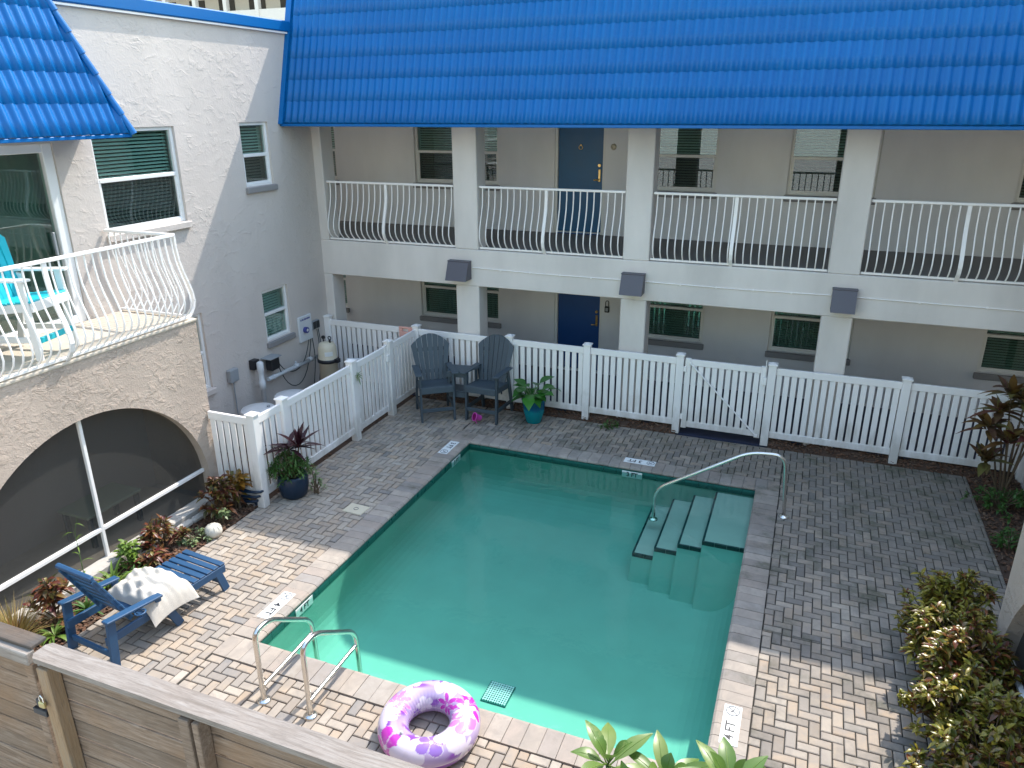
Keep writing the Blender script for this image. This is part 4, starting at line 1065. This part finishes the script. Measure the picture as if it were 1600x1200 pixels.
for k, (lab, hx_, hy_, hr_, hh_) in enumerate(hedge):
    shrub(lab, (hx_, hy_, 0), hr_, hh_, 2100, ('croton', 'croton', 'croton_mixed')[k % 3], 1+k*7, .080, .034, 'croton hedge by the right porch')
shrub('red and yellow croton beside the short white fence piece', (1.56, -4.78, 0), .25, .52, 420, 'croton_red', 4, .11, .045)
shrub('orange leaved croton tucked in the short fence corner', (1.64, -4.53, 0), .15, .52, 130, 'croton_orange', 5, .14, .06)
shrub('low dark red croton under the porch screen bar', (1.42, -5.60, 0), .24, .36, 330, 'croton_red', 6, .10, .04)
shrub('dark leafy plant next to the chaise foot', (1.60, -5.95, 0), .16, .24, 200, 'croton_red', 16, .09, .035)
shrub('pale trailing ground cover plant beside the white stone ball', (1.68, -5.35, 0), .20, .12, 300, 'pale_green', 7, .045, .025, None, 'plant', 'ground_cover')
shrub('small pale leafed plant in front of the red croton', (1.74, -4.95, 0), .11, .26, 130, 'pale_green', 8, .05, .028, None, 'plant', 'ground_cover')
shrub('bright green leafy plant between the lily and the porch', (1.40, -6.05, 0), .17, .30, 200, 'lime_green', 9, .07, .04, None, 'plant', 'leafy_plant')
shrub('red leaved bush behind the chaise backrest', (1.50, -7.10, 0), .20, .48, 240, 'croton_red', 10, .12, .045)
shrub('weedy green clump by the right fence end', (10.98, -1.0, 0), .35, .28, 620, 'herb_green', 12, .06, .03, None, 'plant', 'weeds')
shrub('low weeds along the right bed edge', (10.92, -2.0, 0), .28, .22, 420, 'herb_green', 13, .06, .03, None, 'plant', 'weeds')
shrub('small green weed under the white fence', (5.55, -.2, 0), .2, .12, 160, 'herb_green', 14, .05, .025, None, 'plant', 'weeds')
def strappy(label, loc, n, L, W, mat, seed, spread, droop, name='strap_lily', cat='plant'):
    t = thing(name, label, cat, loc); rosette(t, n, (0, 0, 0), L, W, mat, seed, spread, droop, 'blades', 6, .02, .35, .6, True); return t
strappy('green strap leaved lily behind the white cushion', (1.52, -6.42, 0), 34, .46, .035, 'lime_green', 31, (10, 75), .75)
strappy('dark green strap leaved clump beside the lily', (1.62, -6.22, 0), 40, .36, .022, 'herb_green', 32, (25, 80), .8)
strappy('green strap leaved plant next to the straw grass', (1.68, -7.28, 0), 26, .36, .03, 'lime_green', 34, (20, 80), .8)
strappy('green spiky plant below the chaise backrest', (1.62, -6.85, 0), 26, .30, .03, 'herb_green', 35, (20, 80), .7)
strappy('tuft of straw coloured fountain grass by the wooden fence', (1.46, -7.52, 0), 420, .62, .008, 'straw', 36, (2, 50), .35, 'fountain_grass', 'grass')
t = thing('tall_weed', 'single tall thin weed stalk against the porch screen', 'plant', (1.36, -6.62, 0))
m = MB(); m.tube([(0, 0, 0), (.01, .0, .4), (-.01, .02, .75), (.03, .06, .93)], [.006, .005, .003, .002], 6); m.build('stalk', 'stem_green', t, world=False)
m = MB()
for k in range(9): m.leaf((0, .01, .12+k*.09), (math.cos(k*2.4), math.sin(k*2.4), .8), .16, .014, .7, .2, 4)
m.build('leaves', 'lime_green', t, world=False, kind='stuff')
# stone ball
t = thing('stone_ball', 'white carved stone ball at the edge of the planting bed', 'stone', (1.83, -5.20, 0))
m = MB(); m.lathe([(.03, 0), (.085, .015), (.105, .06), (.10, .11), (.065, .15), (.02, .165), (.0, .166)], (0, 0, 0), 20); m.build('ball', 'stone_white', t, world=False)
m = MB()
for k in range(5): m.tube([(.107*math.cos(a)*math.cos(k*.63), .107*math.cos(a)*math.sin(k*.63), .083+.084*math.sin(a)) for a in [math.pi*(.1+.8*q/8) for q in range(9)]], .004, 5)
m.build('ridges', 'stone_white', t, world=False)
# small stones along the bed
rr = random.Random(44)
for k, (x, y) in enumerate(((1.34, -4.95), (1.33, -5.2), (1.36, -5.8), (1.34, -7.0))):
    m = MB(); m.obox((0, 0, .04), (.09, .26, .09), Matrix.Rotation(rr.uniform(-.2, .2), 3, 'Z'), .03)
    t = thing('edging_stone', ['pale edging stone under the red croton', 'pale edging stone beside the red croton', 'pale edging stone behind the dark leafy plant', 'pale edging stone behind the straw grass'][k], 'stone', (x+.03, y, 0)); m.build('stone', 'curb', t, world=False)
# teal pot
t = thing('flower_pot', 'teal glazed pot standing in front of the white fence', 'pot', (4.30, -.42, 0))
m = MB(); m.lathe([(.12, 0), (.135, .02), (.175, .20), (.195, .36), (.205, .40), (.205, .42), (.185, .42), (.175, .37), (.0, .36)], (0, 0, 0), 32); m.build('pot', 'teal_glaze', t, world=False)
m = MB(); m.lathe([(.0, .372), (.176, .368)], (0, 0, 0), 20); m.build('soil', 'mulch_soil', t, world=False)
t = thing('broadleaf_plant', 'glossy broad leaved green plant in the teal pot', 'plant', (4.28, -.42, .37))
rr = random.Random(77)
for i in range(22):
    az = i*2.4; el = rr.uniform(.5, 1.35); l = rr.uniform(.10, .34); d = Vector((math.cos(az)*math.cos(el), math.sin(az)*math.cos(el), math.sin(el)))
    b = d*l; m = MB(); m.tube([(0, 0, -.02), b*.6+Vector((0, 0, .01)), b], .006, 5); st = m.build('stalk', 'stem_green', t, world=False)
    m = MB(); dd = Vector((math.cos(az+.3), math.sin(az+.3), rr.uniform(-.1, .9))); m.leaf(b, dd, rr.uniform(.22, .31), rr.uniform(.18, .23), rr.uniform(.2, .5), .22, 6, None, .8); m.build('leaf', 'broad_green', t, world=False)
# dark pot with cordyline
t = thing('flower_pot', 'dark navy round pot by the enclosure fence post', 'pot', (2.12, -3.98, 0))
m = MB(); m.lathe([(.13, 0), (.175, .04), (.205, .18), (.20, .30), (.185, .33), (.17, .33), (.165, .29), (0, .28)], (0, 0, 0), 28); m.build('pot', 'navy_plastic', t, world=False)
t = thing('cordyline_plant', 'dark purple cordyline rising from the navy pot', 'plant', (2.12, -3.97, .29))
m = MB(); m.tube([(0, 0, 0), (-.03, .02, .25), (-.04, .03, .38)], [.016, .013, .010], 7); m.tube([(.02, 0, 0), (.08, .03, .25), (.11, .05, .42)], [.016, .013, .010], 7); m.build('stem', 'stem_brown', t, world=False)
rosette(t, 17, (-.04, .03, .36), .42, .072, 'cordyline', 51, (15, 85), .25, 'leaf', 5, .06)
rosette(t, 17, (.11, .05, .40), .42, .072, 'cordyline', 52, (5, 85), .25, 'leaf', 5, .06)
shrub('feathery green herbs spilling over the navy pot', (2.13, -4.01, .24), .25, .42, 900, 'herb_green', 53, .10, .018, None, 'plant', 'herb_plant')
shrub('small variegated white and green sprig beside the navy pot', (2.36, -3.82, .0), .12, .42, 110, 'pale_green', 54, .05, .028, None, 'plant', 'sprig_plant')
t = thing('soaker_hose', 'dark blue hose coil at the foot of the short fence piece', 'hose', (1.72, -4.43, 0))
m = MB(); m.tube([(.12*math.cos(a)*(1+.03*k), .05*math.sin(a), .03+.006*k) for k, a in [(q, q*.5) for q in range(40)]], .018, 7); m.build('coil', 'navy_plastic', t, world=False)
# ti plant, right
t = thing('ti_plant', 'tall red and yellow ti plant at the right end of the fence', 'plant', (11.02, -.75, 0))
rr = random.Random(61)
for k, (x, y, z) in enumerate(((-.22, .05, 1.25), (.0, -.02, 1.45), (.12, .1, 1.30), (-.12, -.2, .95), (.14, -.15, 1.05), (-.34, -.05, 1.05), (-.15, .05, 1.5), (.2, -.05, 1.5), (-.30, -.15, .62))):
    m = MB(); m.tube([(rr.uniform(-.05, .05), rr.uniform(-.05, .05), 0), (x*.5, y*.5, z*.55), (x, y, z)], [.016, .012, .009], 6); m.build('stem', 'stem_brown', t, world=False)
    rosette(t, 22, (x, y, z-.05), .36, .105, 'ti_plant', 70+k, (15, 95), .35, 'leaf', 5, .08)
# plumerias in the foreground
def plumeria(label, loc, heads, seed):
    t = thing('plumeria', label, 'plant', loc, 0, 'young plumerias by the wooden fence'); rr = random.Random(seed)
    m = MB(); m.tube([(0, 0, 0), (.01, .01, heads[0][2]*.45)], [.03, .026], 8); m.build('trunk', 'stem_brown', t, world=False)
    for k, (x, y, z) in enumerate(heads):
        m = MB(); m.tube([(.01, .01, heads[0][2]*.42), (x*.7, y*.7, z*.75), (x, y, z)], [.024, .02, .016], 8); m.build('limb', 'stem_green', t, world=False)
        n = 11
        for i in range(n):
            az = i*2.4+k; el = rr.uniform(.05, .75) if i < 8 else rr.uniform(.9, 1.35); d = Vector((math.cos(az)*math.cos(el), math.sin(az)*math.cos(el), math.sin(el)))
            m = MB(); b = Vector((x, y, z-.02+i*.005)); m.tube([b, b+d*.05], .005, 5); s0 = b+d*.045
            L_ = rr.uniform(.20, .30)*(1 if i < 8 else .75); dr = rr.uniform(.15, .4)
            m.leaf(s0, d, L_, rr.uniform(.075, .095), dr, .28, 7, None, .9); lf = m.build('leaf', 'plumeria', t, world=False)
            m = MB(); m.tube([s0+d*(L_*q)-Vector((0, 0, dr*L_*q*q-.002)) for q in (0, .3, .6, .95)], [.003, .0025, .002, .001], 5, caps=False); m.build('midrib', 'lime_green', lf, world=False)
plumeria('young plumeria with broad leaves in front of the near pool edge', (7.70, -8.22, 0), [(-.14, .0, 1.56), (.16, .05, 1.50), (.02, -.12, 1.45)], 91)
plumeria('young plumeria with broad leaves below the 4 FT marker', (8.26, -8.22, 0), [(-.06, .02, 1.62), (.16, .0, 1.55), (.0, -.15, 1.50)], 92)

# ------------------------------------------------------------------ chaise longue
def chaise():
    t = thing('chaise_longue', 'blue slatted wooden chaise longue beside the planting bed', 'lounge chair', (2.45, -5.97, 0), R(-95.5))
    # local +x from foot to head, y across
    B = lambda mb, n: mb.build(n, 'chaise_blue', t, world=False)
    W = .285
    for sy in (-1, 1):
        m = MB(); m.bar((0, sy*W, .265), (1.42, sy*W, .30), .03, .085, (0, 0, 1), .004); B(m, 'side_rail')
        m = MB(); m.bar((.10, sy*(W-.0), .26), (.02, sy*(W-.0), .0), .032, .085, (1, 0, 0), .004); B(m, 'leg')
        m = MB(); m.bar((.78, sy*(W+.032), .28), (.66, sy*(W+.032), .0), .032, .085, (1, 0, 0), .004); B(m, 'leg')
        m = MB(); m.bar((1.36, sy*(W+.032), .52), (1.40, sy*(W+.032), .0), .034, .085, (1, 0, 0), .004); B(m, 'leg')
        m = MB(); m.bar((.82, sy*(W+.035), .46), (1.42, sy*(W+.035), .53), .085, .026, (0, 0, 1), .006); B(m, 'armrest')
        m = MB(); m.bar((.86, sy*(W+.032), .26), (.86, sy*(W+.032), .455), .03, .07, (1, 0, 0), .004); B(m, 'arm_support')
    for i in range(12):
        x = .03+i*.088; m = MB(); m.bar((x, -W-.012, .322+x*.012), (x, W+.012, .322+x*.012), .068, .02, (0, 0, 1), .004); B(m, 'seat_slat')
    A = Vector((1.10, 0, .36)); d = Vector((.27, 0, .56)).normalized()
    for sy in (-1, 1):
        m = MB(); m.bar(A+Vector((0, sy*.225, -.02)), A+d*.66+Vector((0, sy*.225, -.02)), .03, .05, (-.7, 0, .6), .004); B(m, 'back_rail')
    for i in range(6):
        p = A+d*(.06+i*.105); m = MB(); m.bar(p+Vector((0, -.245, .008)), p+Vector((0, .245, .008)), .078, .02, (-d.z, 0, d.x), .004); B(m, 'back_slat')
    m = MB(); p = A+d*.68; m.bar(p+Vector((0, -.25, 0)), p+Vector((0, .25, 0)), .05, .05, (-d.z, 0, d.x), .012); B(m, 'head_bar')
    m = MB(); m.bar((1.39, -W, .14), (1.39, W, .14), .03, .06, (0, 0, 1), .004); B(m, 'stretcher')
    m = MB(); m.bar((.06, -W, .12), (.06, W, .12), .03, .05, (0, 0, 1), .004); B(m, 'stretcher')
    m = MB(); m.tube([(1.10+.05*math.cos(a), W+.10+.045*math.sin(a), .46) for a in [2*math.pi*k/16 for k in range(16)]], .008, 6, closed=True); B(m, 'cup_holder')
    # cushion: soft white pillow
    c = thing('cushion', 'rumpled white cushion lying across the blue chaise', 'cushion', (2.45, -5.97, 0), R(-95.5))
    V = []; F = []; n = 34
    for i in range(n+1):
        for j in range(n+1):
            u, v = i/n*2-1, j/n*2-1
            th = (max(0, 1-abs(u)**3.2)*max(0, 1-abs(v)**3.2))**.5
            pin = 1-.10*(abs(u*v))**1.0*-1
            x = .72+u*.27*(1-.07*(1-v*v)); y = .03+v*.37*(1-.06*(1-u*u))
            hang = max(0, abs(y)-.30)
            zz = .345+.15*th+.020*math.sin(7*u+3*v+1.5*math.sin(3*v))*th+.015*math.sin(13*v-5*u+2*math.sin(4*u))*th+.010*math.sin(21*u+9*v*v)*th-hang*.9+.02*math.sin(5*u*v+1)*th
            if y > .33: zz -= (y-.33)*.6
            V.append((x, y, zz))
    n1 = n+1
    for i in range(n):
        for j in range(n): F.append((i*n1+j, (i+1)*n1+j, (i+1)*n1+j+1, i*n1+j+1))
    nb = len(V); V += [(p[0], p[1], min(p[2], .34-max(0, abs(p[1])-.3)*.9)-.004) for p in V]
    F += [tuple(k+nb for k in f[::-1]) for f in F]
    m = MB(); m.add(V, F, True); m.build('pillow', 'towel_white', c, world=False)
chaise()

# ------------------------------------------------------------------ turquoise balcony chairs
tall_chair('tall turquoise and white chair on the balcony facing the sliding door corner', (.62, -6.10, PT+.03), R(104), 'turquoise', 'white_frame', 'turquoise chairs on the porch balcony')
tall_chair('tall turquoise and white chair further along the porch balcony', (.62, -7.05, PT+.03), R(84), 'turquoise', 'white_frame', 'turquoise chairs on the porch balcony')
# ------------------------------------------------------------------ pool equipment
t = thing('pool_filter', 'cream canister pool filter with black clamp band', 'filter', (.56, -.80, 0))
m = MB(); m.lathe([(.15, 0), (.165, .03), (.165, .74), (.172, .745), (.172, .80), (.165, .81), (.162, 1.0), (.13, 1.08), (.05, 1.11), (0, 1.112)], (0, 0, 0), 32); m.build('tank', 'cream_plastic', t, world=False)
m = MB(); m.lathe([(.174, .742), (.186, .75), (.186, .80), (.174, .808)], (0, 0, 0), 32); m.box(.15, .23, -.05, .05, .745, .815, .006); m.build('clamp_band', 'black_plastic', t, world=False)
m = MB(); m.tube([(-.06, 0, 1.10), (-.06, 0, 1.16)], .012, 8); m.tube([(-.06, -.012, 1.18), (-.06, .012, 1.18)], .034, 16); m.build('pressure_gauge', 'black_plastic', t, world=False)
m = MB(); m.tube([(.07, 0, 1.09), (.07, 0, 1.15)], .02, 8); m.tube([(.07+.03*math.cos(a), 0, 1.18+.03*math.sin(a)) for a in [2*math.pi*k/14 for k in range(14)]], .009, 6, closed=True); m.build('air_valve', 'black_plastic', t, world=False)
m = MB()
for k in range(5):
    a0 = R(-72+k*10); a1 = R(-62+k*10); m.add([(.1665*math.cos(a0), .1665*math.sin(a0), .88), (.1665*math.cos(a1), .1665*math.sin(a1), .88), (.1665*math.cos(a1), .1665*math.sin(a1), .96), (.1665*math.cos(a0), .1665*math.sin(a0), .96)], [(0, 1, 2, 3)])
m.build('label_sticker', 'label_paper', t, world=False)
for k, (x, y, lab) in enumerate(((.60, -2.76, 'white round chemical tank nearer the porch wall'), (.70, -2.08, 'white round chemical tank nearer the filter'))):
    t = thing('chemical_tank', lab, 'tank', (x, y, 0), 0, 'white chemical tanks')
    m = MB(); m.lathe([(.22, 0), (.24, .02), (.24, .52), (.235, .54)], (0, 0, 0), 32); m.build('drum', 'white_plastic', t, world=False)
    m = MB(); m.lathe([(.262, .545), (.265, .575), (.25, .595), (.10, .605), (0, .606)], (0, 0, 0), 36); l = m.build('lid', 'white_plastic', t, world=False)
    m = MB(); m.tube([(.12, .1, .60), (.12, .1, .625)], .025, 10); m.build('bung', 'grey_plastic', l, world=False)
t = thing('pool_pipe', 'white plastic pool pipe running along the enclosure wall', 'pipe', (.15, -1.2, 0))
m = MB(); m.tube([(.13, -1.9, .72), (.13, -.55, .70), (.35, -.5, .70), (.45, -.72, .70)], .036, 12); m.build('run', 'white_plastic', t)
for y in (-1.75, -1.15, -.75):
    m = MB(); m.tube([(.13, y-.03, .718), (.13, y+.03, .717)], .045, 12); m.build('fitting', 'white_plastic', t)
m = MB(); m.tube([(.13, -1.15, .74), (.13, -1.15, .80)], .016, 8); m.build('nipple', 'white_plastic', t)
m = MB(); m.tube([(.78, -.55, .72), (1.2, -.40, .72), (1.75, -.30, .70)], .03, 10); m.tube([(1.45, -.35, .72), (1.45, -.35, .86)], .02, 8); m.build('return_run', 'white_plastic', t)
t = thing('chlorinator', 'white upright chlorinator tube on the enclosure wall', 'chlorinator', (.17, -2.10, 0))
m = MB(); m.lathe([(.04, 0), (.04, .62), (.055, .63), (.055, .76), (.042, .78), (.042, .92), (.055, .96), (.055, 1.08), (.03, 1.10), (0, 1.10)], (0, 0, 0), 18); m.build('tube', 'white_plastic', t, world=False)
m = MB(); m.box(-.165, -.06, -.07, .07, .96, 1.12, .006); m.build('wall_bracket', 'black_plastic', t, world=False)
t = thing('dosing_pump', 'black dosing pump box on a shelf on the enclosure wall', 'pump', (.12, -1.72, .98))
m = MB(); m.box(-.08, .06, -.10, .10, -.14, .06, .012); m.build('housing', 'black_plastic', t, world=False)
m = MB(); m.box(-.11, .10, -.17, .12, .075, .09, .004); m.build('rain_hood', 'grey_plastic', t, world=False)
t = thing('control_panel', 'pale pool control panel with blue lettering and cables', 'panel', (.0, -.64, 1.26))
m = MB(); m.box(.002, .045, -.20, .17, -.23, .23, .008); m.build('panel', 'white_plastic', t, world=False)
m = MB(); m.tube([(.045, -.05, -.02), (.10, -.05, -.02)], .055, 16); m.build('dial', 'ink_blue', t, world=False)
m = MB(); m.tube([(.10, -.05, -.02), (.106, -.05, -.02)], .025, 12); m.build('dial_face', 'label_paper', t, world=False)
for k, (y_, w_) in enumerate(((-.15, .03), (-.105, .045), (-.045, .055), (.02, .05), (.075, .045))):
    m = MB(); m.box(.0452, .0465, y_, y_+w_, .155, .185); m.build('blue_print', 'ink_blue', t, world=False)
t2 = thing('outlet_box', 'twin dark outlet cover right of the pool control panel', 'outlet', (.0, -.36, 1.25))
m = MB(); m.box(.002, .05, -.11, .11, -.08, .08, .008); m.build('box', 'grey_plastic', t2, world=False)
for y in (-.05, .05): m = MB(); m.box(.05, .066, y-.042, y+.042, -.065, .065, .006); m.build('cover', 'black_plastic', t2, world=False)
rr = random.Random(8)
def hang(name, lab, a, b, sag, r=.008):
    a = Vector(a); b = Vector(b); pts = []
    for k in range(13): q = k/12; p = a.lerp(b, q); p.z -= sag*4*q*(1-q); p.x += .03*math.sin(q*6); pts.append(p)
    m = MB(); m.tube([p-a for p in pts], r, 6); t = thing(name, lab, 'cable', a, 0, 'dark cables in the filter enclosure'); m.build('cord', 'cable', t, world=False)
hang('power_cable', 'dark cable drooping from control panel to the dosing pump', (.10, -.68, 1.06), (.15, -1.64, .98), .38)
hang('power_cable', 'dark cable drooping lower from panel to the dosing pump', (.10, -.62, 1.06), (.17, -1.66, .92), .62)
hang('power_cable', 'dark cable hanging straight from panel to the floor', (.10, -.58, 1.06), (.35, -.95, .05), .05)
hang('power_cable', 'dark cable hanging from outlet to the filter foot', (.07, -.38, 1.17), (.40, -.85, .08), .10)
hang('power_cable', 'second dark cable hanging from outlet towards the filter', (.07, -.34, 1.17), (.25, -.55, .08), .08)
t = thing('junction_box', 'grey electrical junction box on the wall above the tanks', 'box', (0, -2.60, 1.02))
m = MB(); m.box(.002, .09, -.095, .095, -.11, .10, .012); m.build('box', 'grey_plastic', t, world=False)
m = MB(); m.tube([(.04, 0, -.11), (.04, .0, -1.0)], .010, 6); m.build('conduit', 'grey_plastic', t, world=False)
t = thing('equipment_box', 'small pale equipment box standing left of the tanks', 'box', (.22, -3.08, 0))
m = MB(); m.box(-.13, .13, -.16, .16, 0, .42, .02); m.build('case', 'grey_plastic', t, world=False)
m = MB(); m.tube([(-.05, -.1, .42), (-.05, -.1, .46), (-.05, .1, .46), (-.05, .1, .42)], .01, 6); m.build('handle', 'grey_plastic', t, world=False)
t = thing('kickboard', 'peach plastic kickboard hooked over the white fence', 'kickboard', (1.74, -.07, 1.15))
m = MB()
m.box(-.13, .13, -.014, .014, -.18, .06, .008); m.box(-.13, -.06, -.014, .014, .061, .11, .006); m.box(.06, .13, -.014, .014, .061, .11, .006); m.box(-.13, .13, -.014, .014, .111, .15, .008); m.build('board', 'peach_plastic', t, world=False)
t = thing('gate_wreath', 'small green hanging sprig on the filter gate post', 'decoration', (1.99, -2.05, 1.0))
m = MB(); m.tube([(-.0, 0, .28), (.0, 0, .08)], .003, 5); m.build('string', 'white_plastic', t, world=False)
rosette(t, 34, (0, 0, .02), .09, .022, 'pale_green', 88, (10, 150), .4, 'sprig', 3, .08, .2, .8, True)

# ------------------------------------------------------------------ weathered wooden fence, foreground
WY = -8.85
t = thing('wooden_fence', 'weathered wooden board fence with a flat cap rail', 'fence', (5.5, WY, 0))
z = 1.725; k = 0; rr = random.Random(12)
while z > 0:
    h = rr.choice((.138, .142, .14)); 
    for (a, b) in ((4.10, 5.305), (5.315, 7.92), (7.94, 11.2)):
        m = MB(); dz = rr.uniform(-.003, .003); m.box(-(b-a)/2, (b-a)/2, -.011, .011, -h/2, h/2, .003); m.build('board', 'old_wood', t, world=True, loc=None) if False else None
        o = m.build('board', 'old_wood', None); o.parent = t; o.location = Vector(((a+b)/2, WY+.012+rr.uniform(-.003, .003), z-h/2+dz))-WL[t]
    z -= h+.011
for (x, wd, mt) in ((4.15, .09, 'post_wood'), (5.27, .075, 'old_wood'), (5.355, .045, 'old_wood'), (7.93, .09, 'old_wood'), (11.2, .09, 'post_wood')):
    m = MB(); m.box(-wd/2, wd/2, -.045, .045, -.9, .83, .005); o = m.build('post', mt, None); o.parent = t; o.location = Vector((x, WY-.048, .9))-WL[t]
for (a, b) in ((4.055, 7.92), (7.93, 11.3)):
    c = .03; L_ = b-a; m = MB(); m.prism([(-L_/2, -.072+c), (-L_/2+c, -.072), (L_/2, -.072), (L_/2, .072), (-L_/2+c, .072), (-L_/2, .072-c)], lambda p, q, z_: (p, q, z_), -.02, .02)
    o = m.build('cap_rail', 'cap_wood', None); o.parent = t; o.location = Vector(((a+b)/2, WY-.01, 1.775))-WL[t]; o.rotation_euler = (R(2), 0, 0)
t = thing('wooden_gate', 'weathered wooden board gate with black top and padlock hasp', 'gate', (3.0, WY, 0))
z = 1.70
while z > 0:
    h = .140; m = MB(); m.box(-.62, .62, -.011, .011, -h/2, h/2, .003); o = m.build('board', 'old_wood', None); o.parent = t; o.location = Vector((3.37, WY-.03+rr.uniform(-.003, .003), z-h/2))-WL[t]; z -= h+.006
m = MB(); m.box(-.035, .035, -.02, .02, -.85, .85, .005); o = m.build('stile', 'old_wood', None); o.parent = t; o.location = Vector((4.005, WY-.055, .86))-WL[t]
m = MB(); m.box(-.66, .66, -.03, .03, -.045, .045, .006); o = m.build('top_board', 'cap_wood', None); o.parent = t; o.location = Vector((3.37, WY-.055, 1.755))-WL[t]
m = MB(); m.box(-.66, .66, -.055, .055, -.012, .012, .004); o = m.build('top_strip', 'black_wood', None); o.parent = t; o.location = Vector((3.37, WY+.01, 1.815))-WL[t]
m = MB(); m.box(4.03, 4.06, WY-.10, WY-.075, 1.42, 1.47, .003); m.box(3.98, 4.10, WY-.10, WY-.077, 1.34, 1.385, .003); m.build('hasp', 'black_plastic', t)
t = thing('padlock', 'brass padlock hanging on the wooden gate post', 'padlock', (4.115, WY-.115, 1.47))
m = MB(); m.box(-.025, .025, -.012, .012, -.025, .02, .006); m.build('body', 'padlock_brass', t, world=False)
m = MB(); m.tube([(-.016, 0, .02), (-.016, 0, .05), (0, 0, .068), (.016, 0, .05), (.016, 0, .02)], .005, 7); m.build('shackle', 'stainless', t, world=False)

# ------------------------------------------------------------------ far building beyond the left roof
t = thing('apartment_building', 'distant beige apartment building with arched balconies above the left parapet', 'building', (-40, 46, 0))
m = MB(); m.box(-70, -25, 47.3, 60, 0, 24); m.build('wall', 'far_wall', t)
for zf in (8.2, 11.4, 14.6):
    m = MB(); m.box(-70, -25, 45.0, 47.3, zf, zf+.3); m.build('balcony_slab', 'far_wall', t)
    x = -66
    while x < -26:
        m = MB(); m.box(x, x+.35, 45.0, 45.4, zf+.3, zf+3.2); m.build('pier', 'far_wall', t)
        W_ = 2.9; m = MB(); ar = [(x+.35+W_/2-W_/2*math.cos(math.pi*q/10), zf+2.5+.45*math.sin(math.pi*q/10)) for q in range(11)]
        m.prism([(x+.35, zf+3.2)]+ar+[(x+.35+W_, zf+3.2)], lambda a, b, y: (a, y, b), 45.05, 45.3); m.build('arch', 'far_wall', t)
        m = MB(); m.box(x+.35, x+.35+W_, 45.1, 45.25, zf+.3, zf+1.15); m.build('parapet', 'far_wall', t)
        m = MB(); m.box(x+.9, x+2.6, 47.24, 47.29, zf+.3, zf+2.4); m.build('glass_door', 'far_dark', t)
        x += 3.25

scene.render.film_transparent = False
bpy.context.view_layer.update()
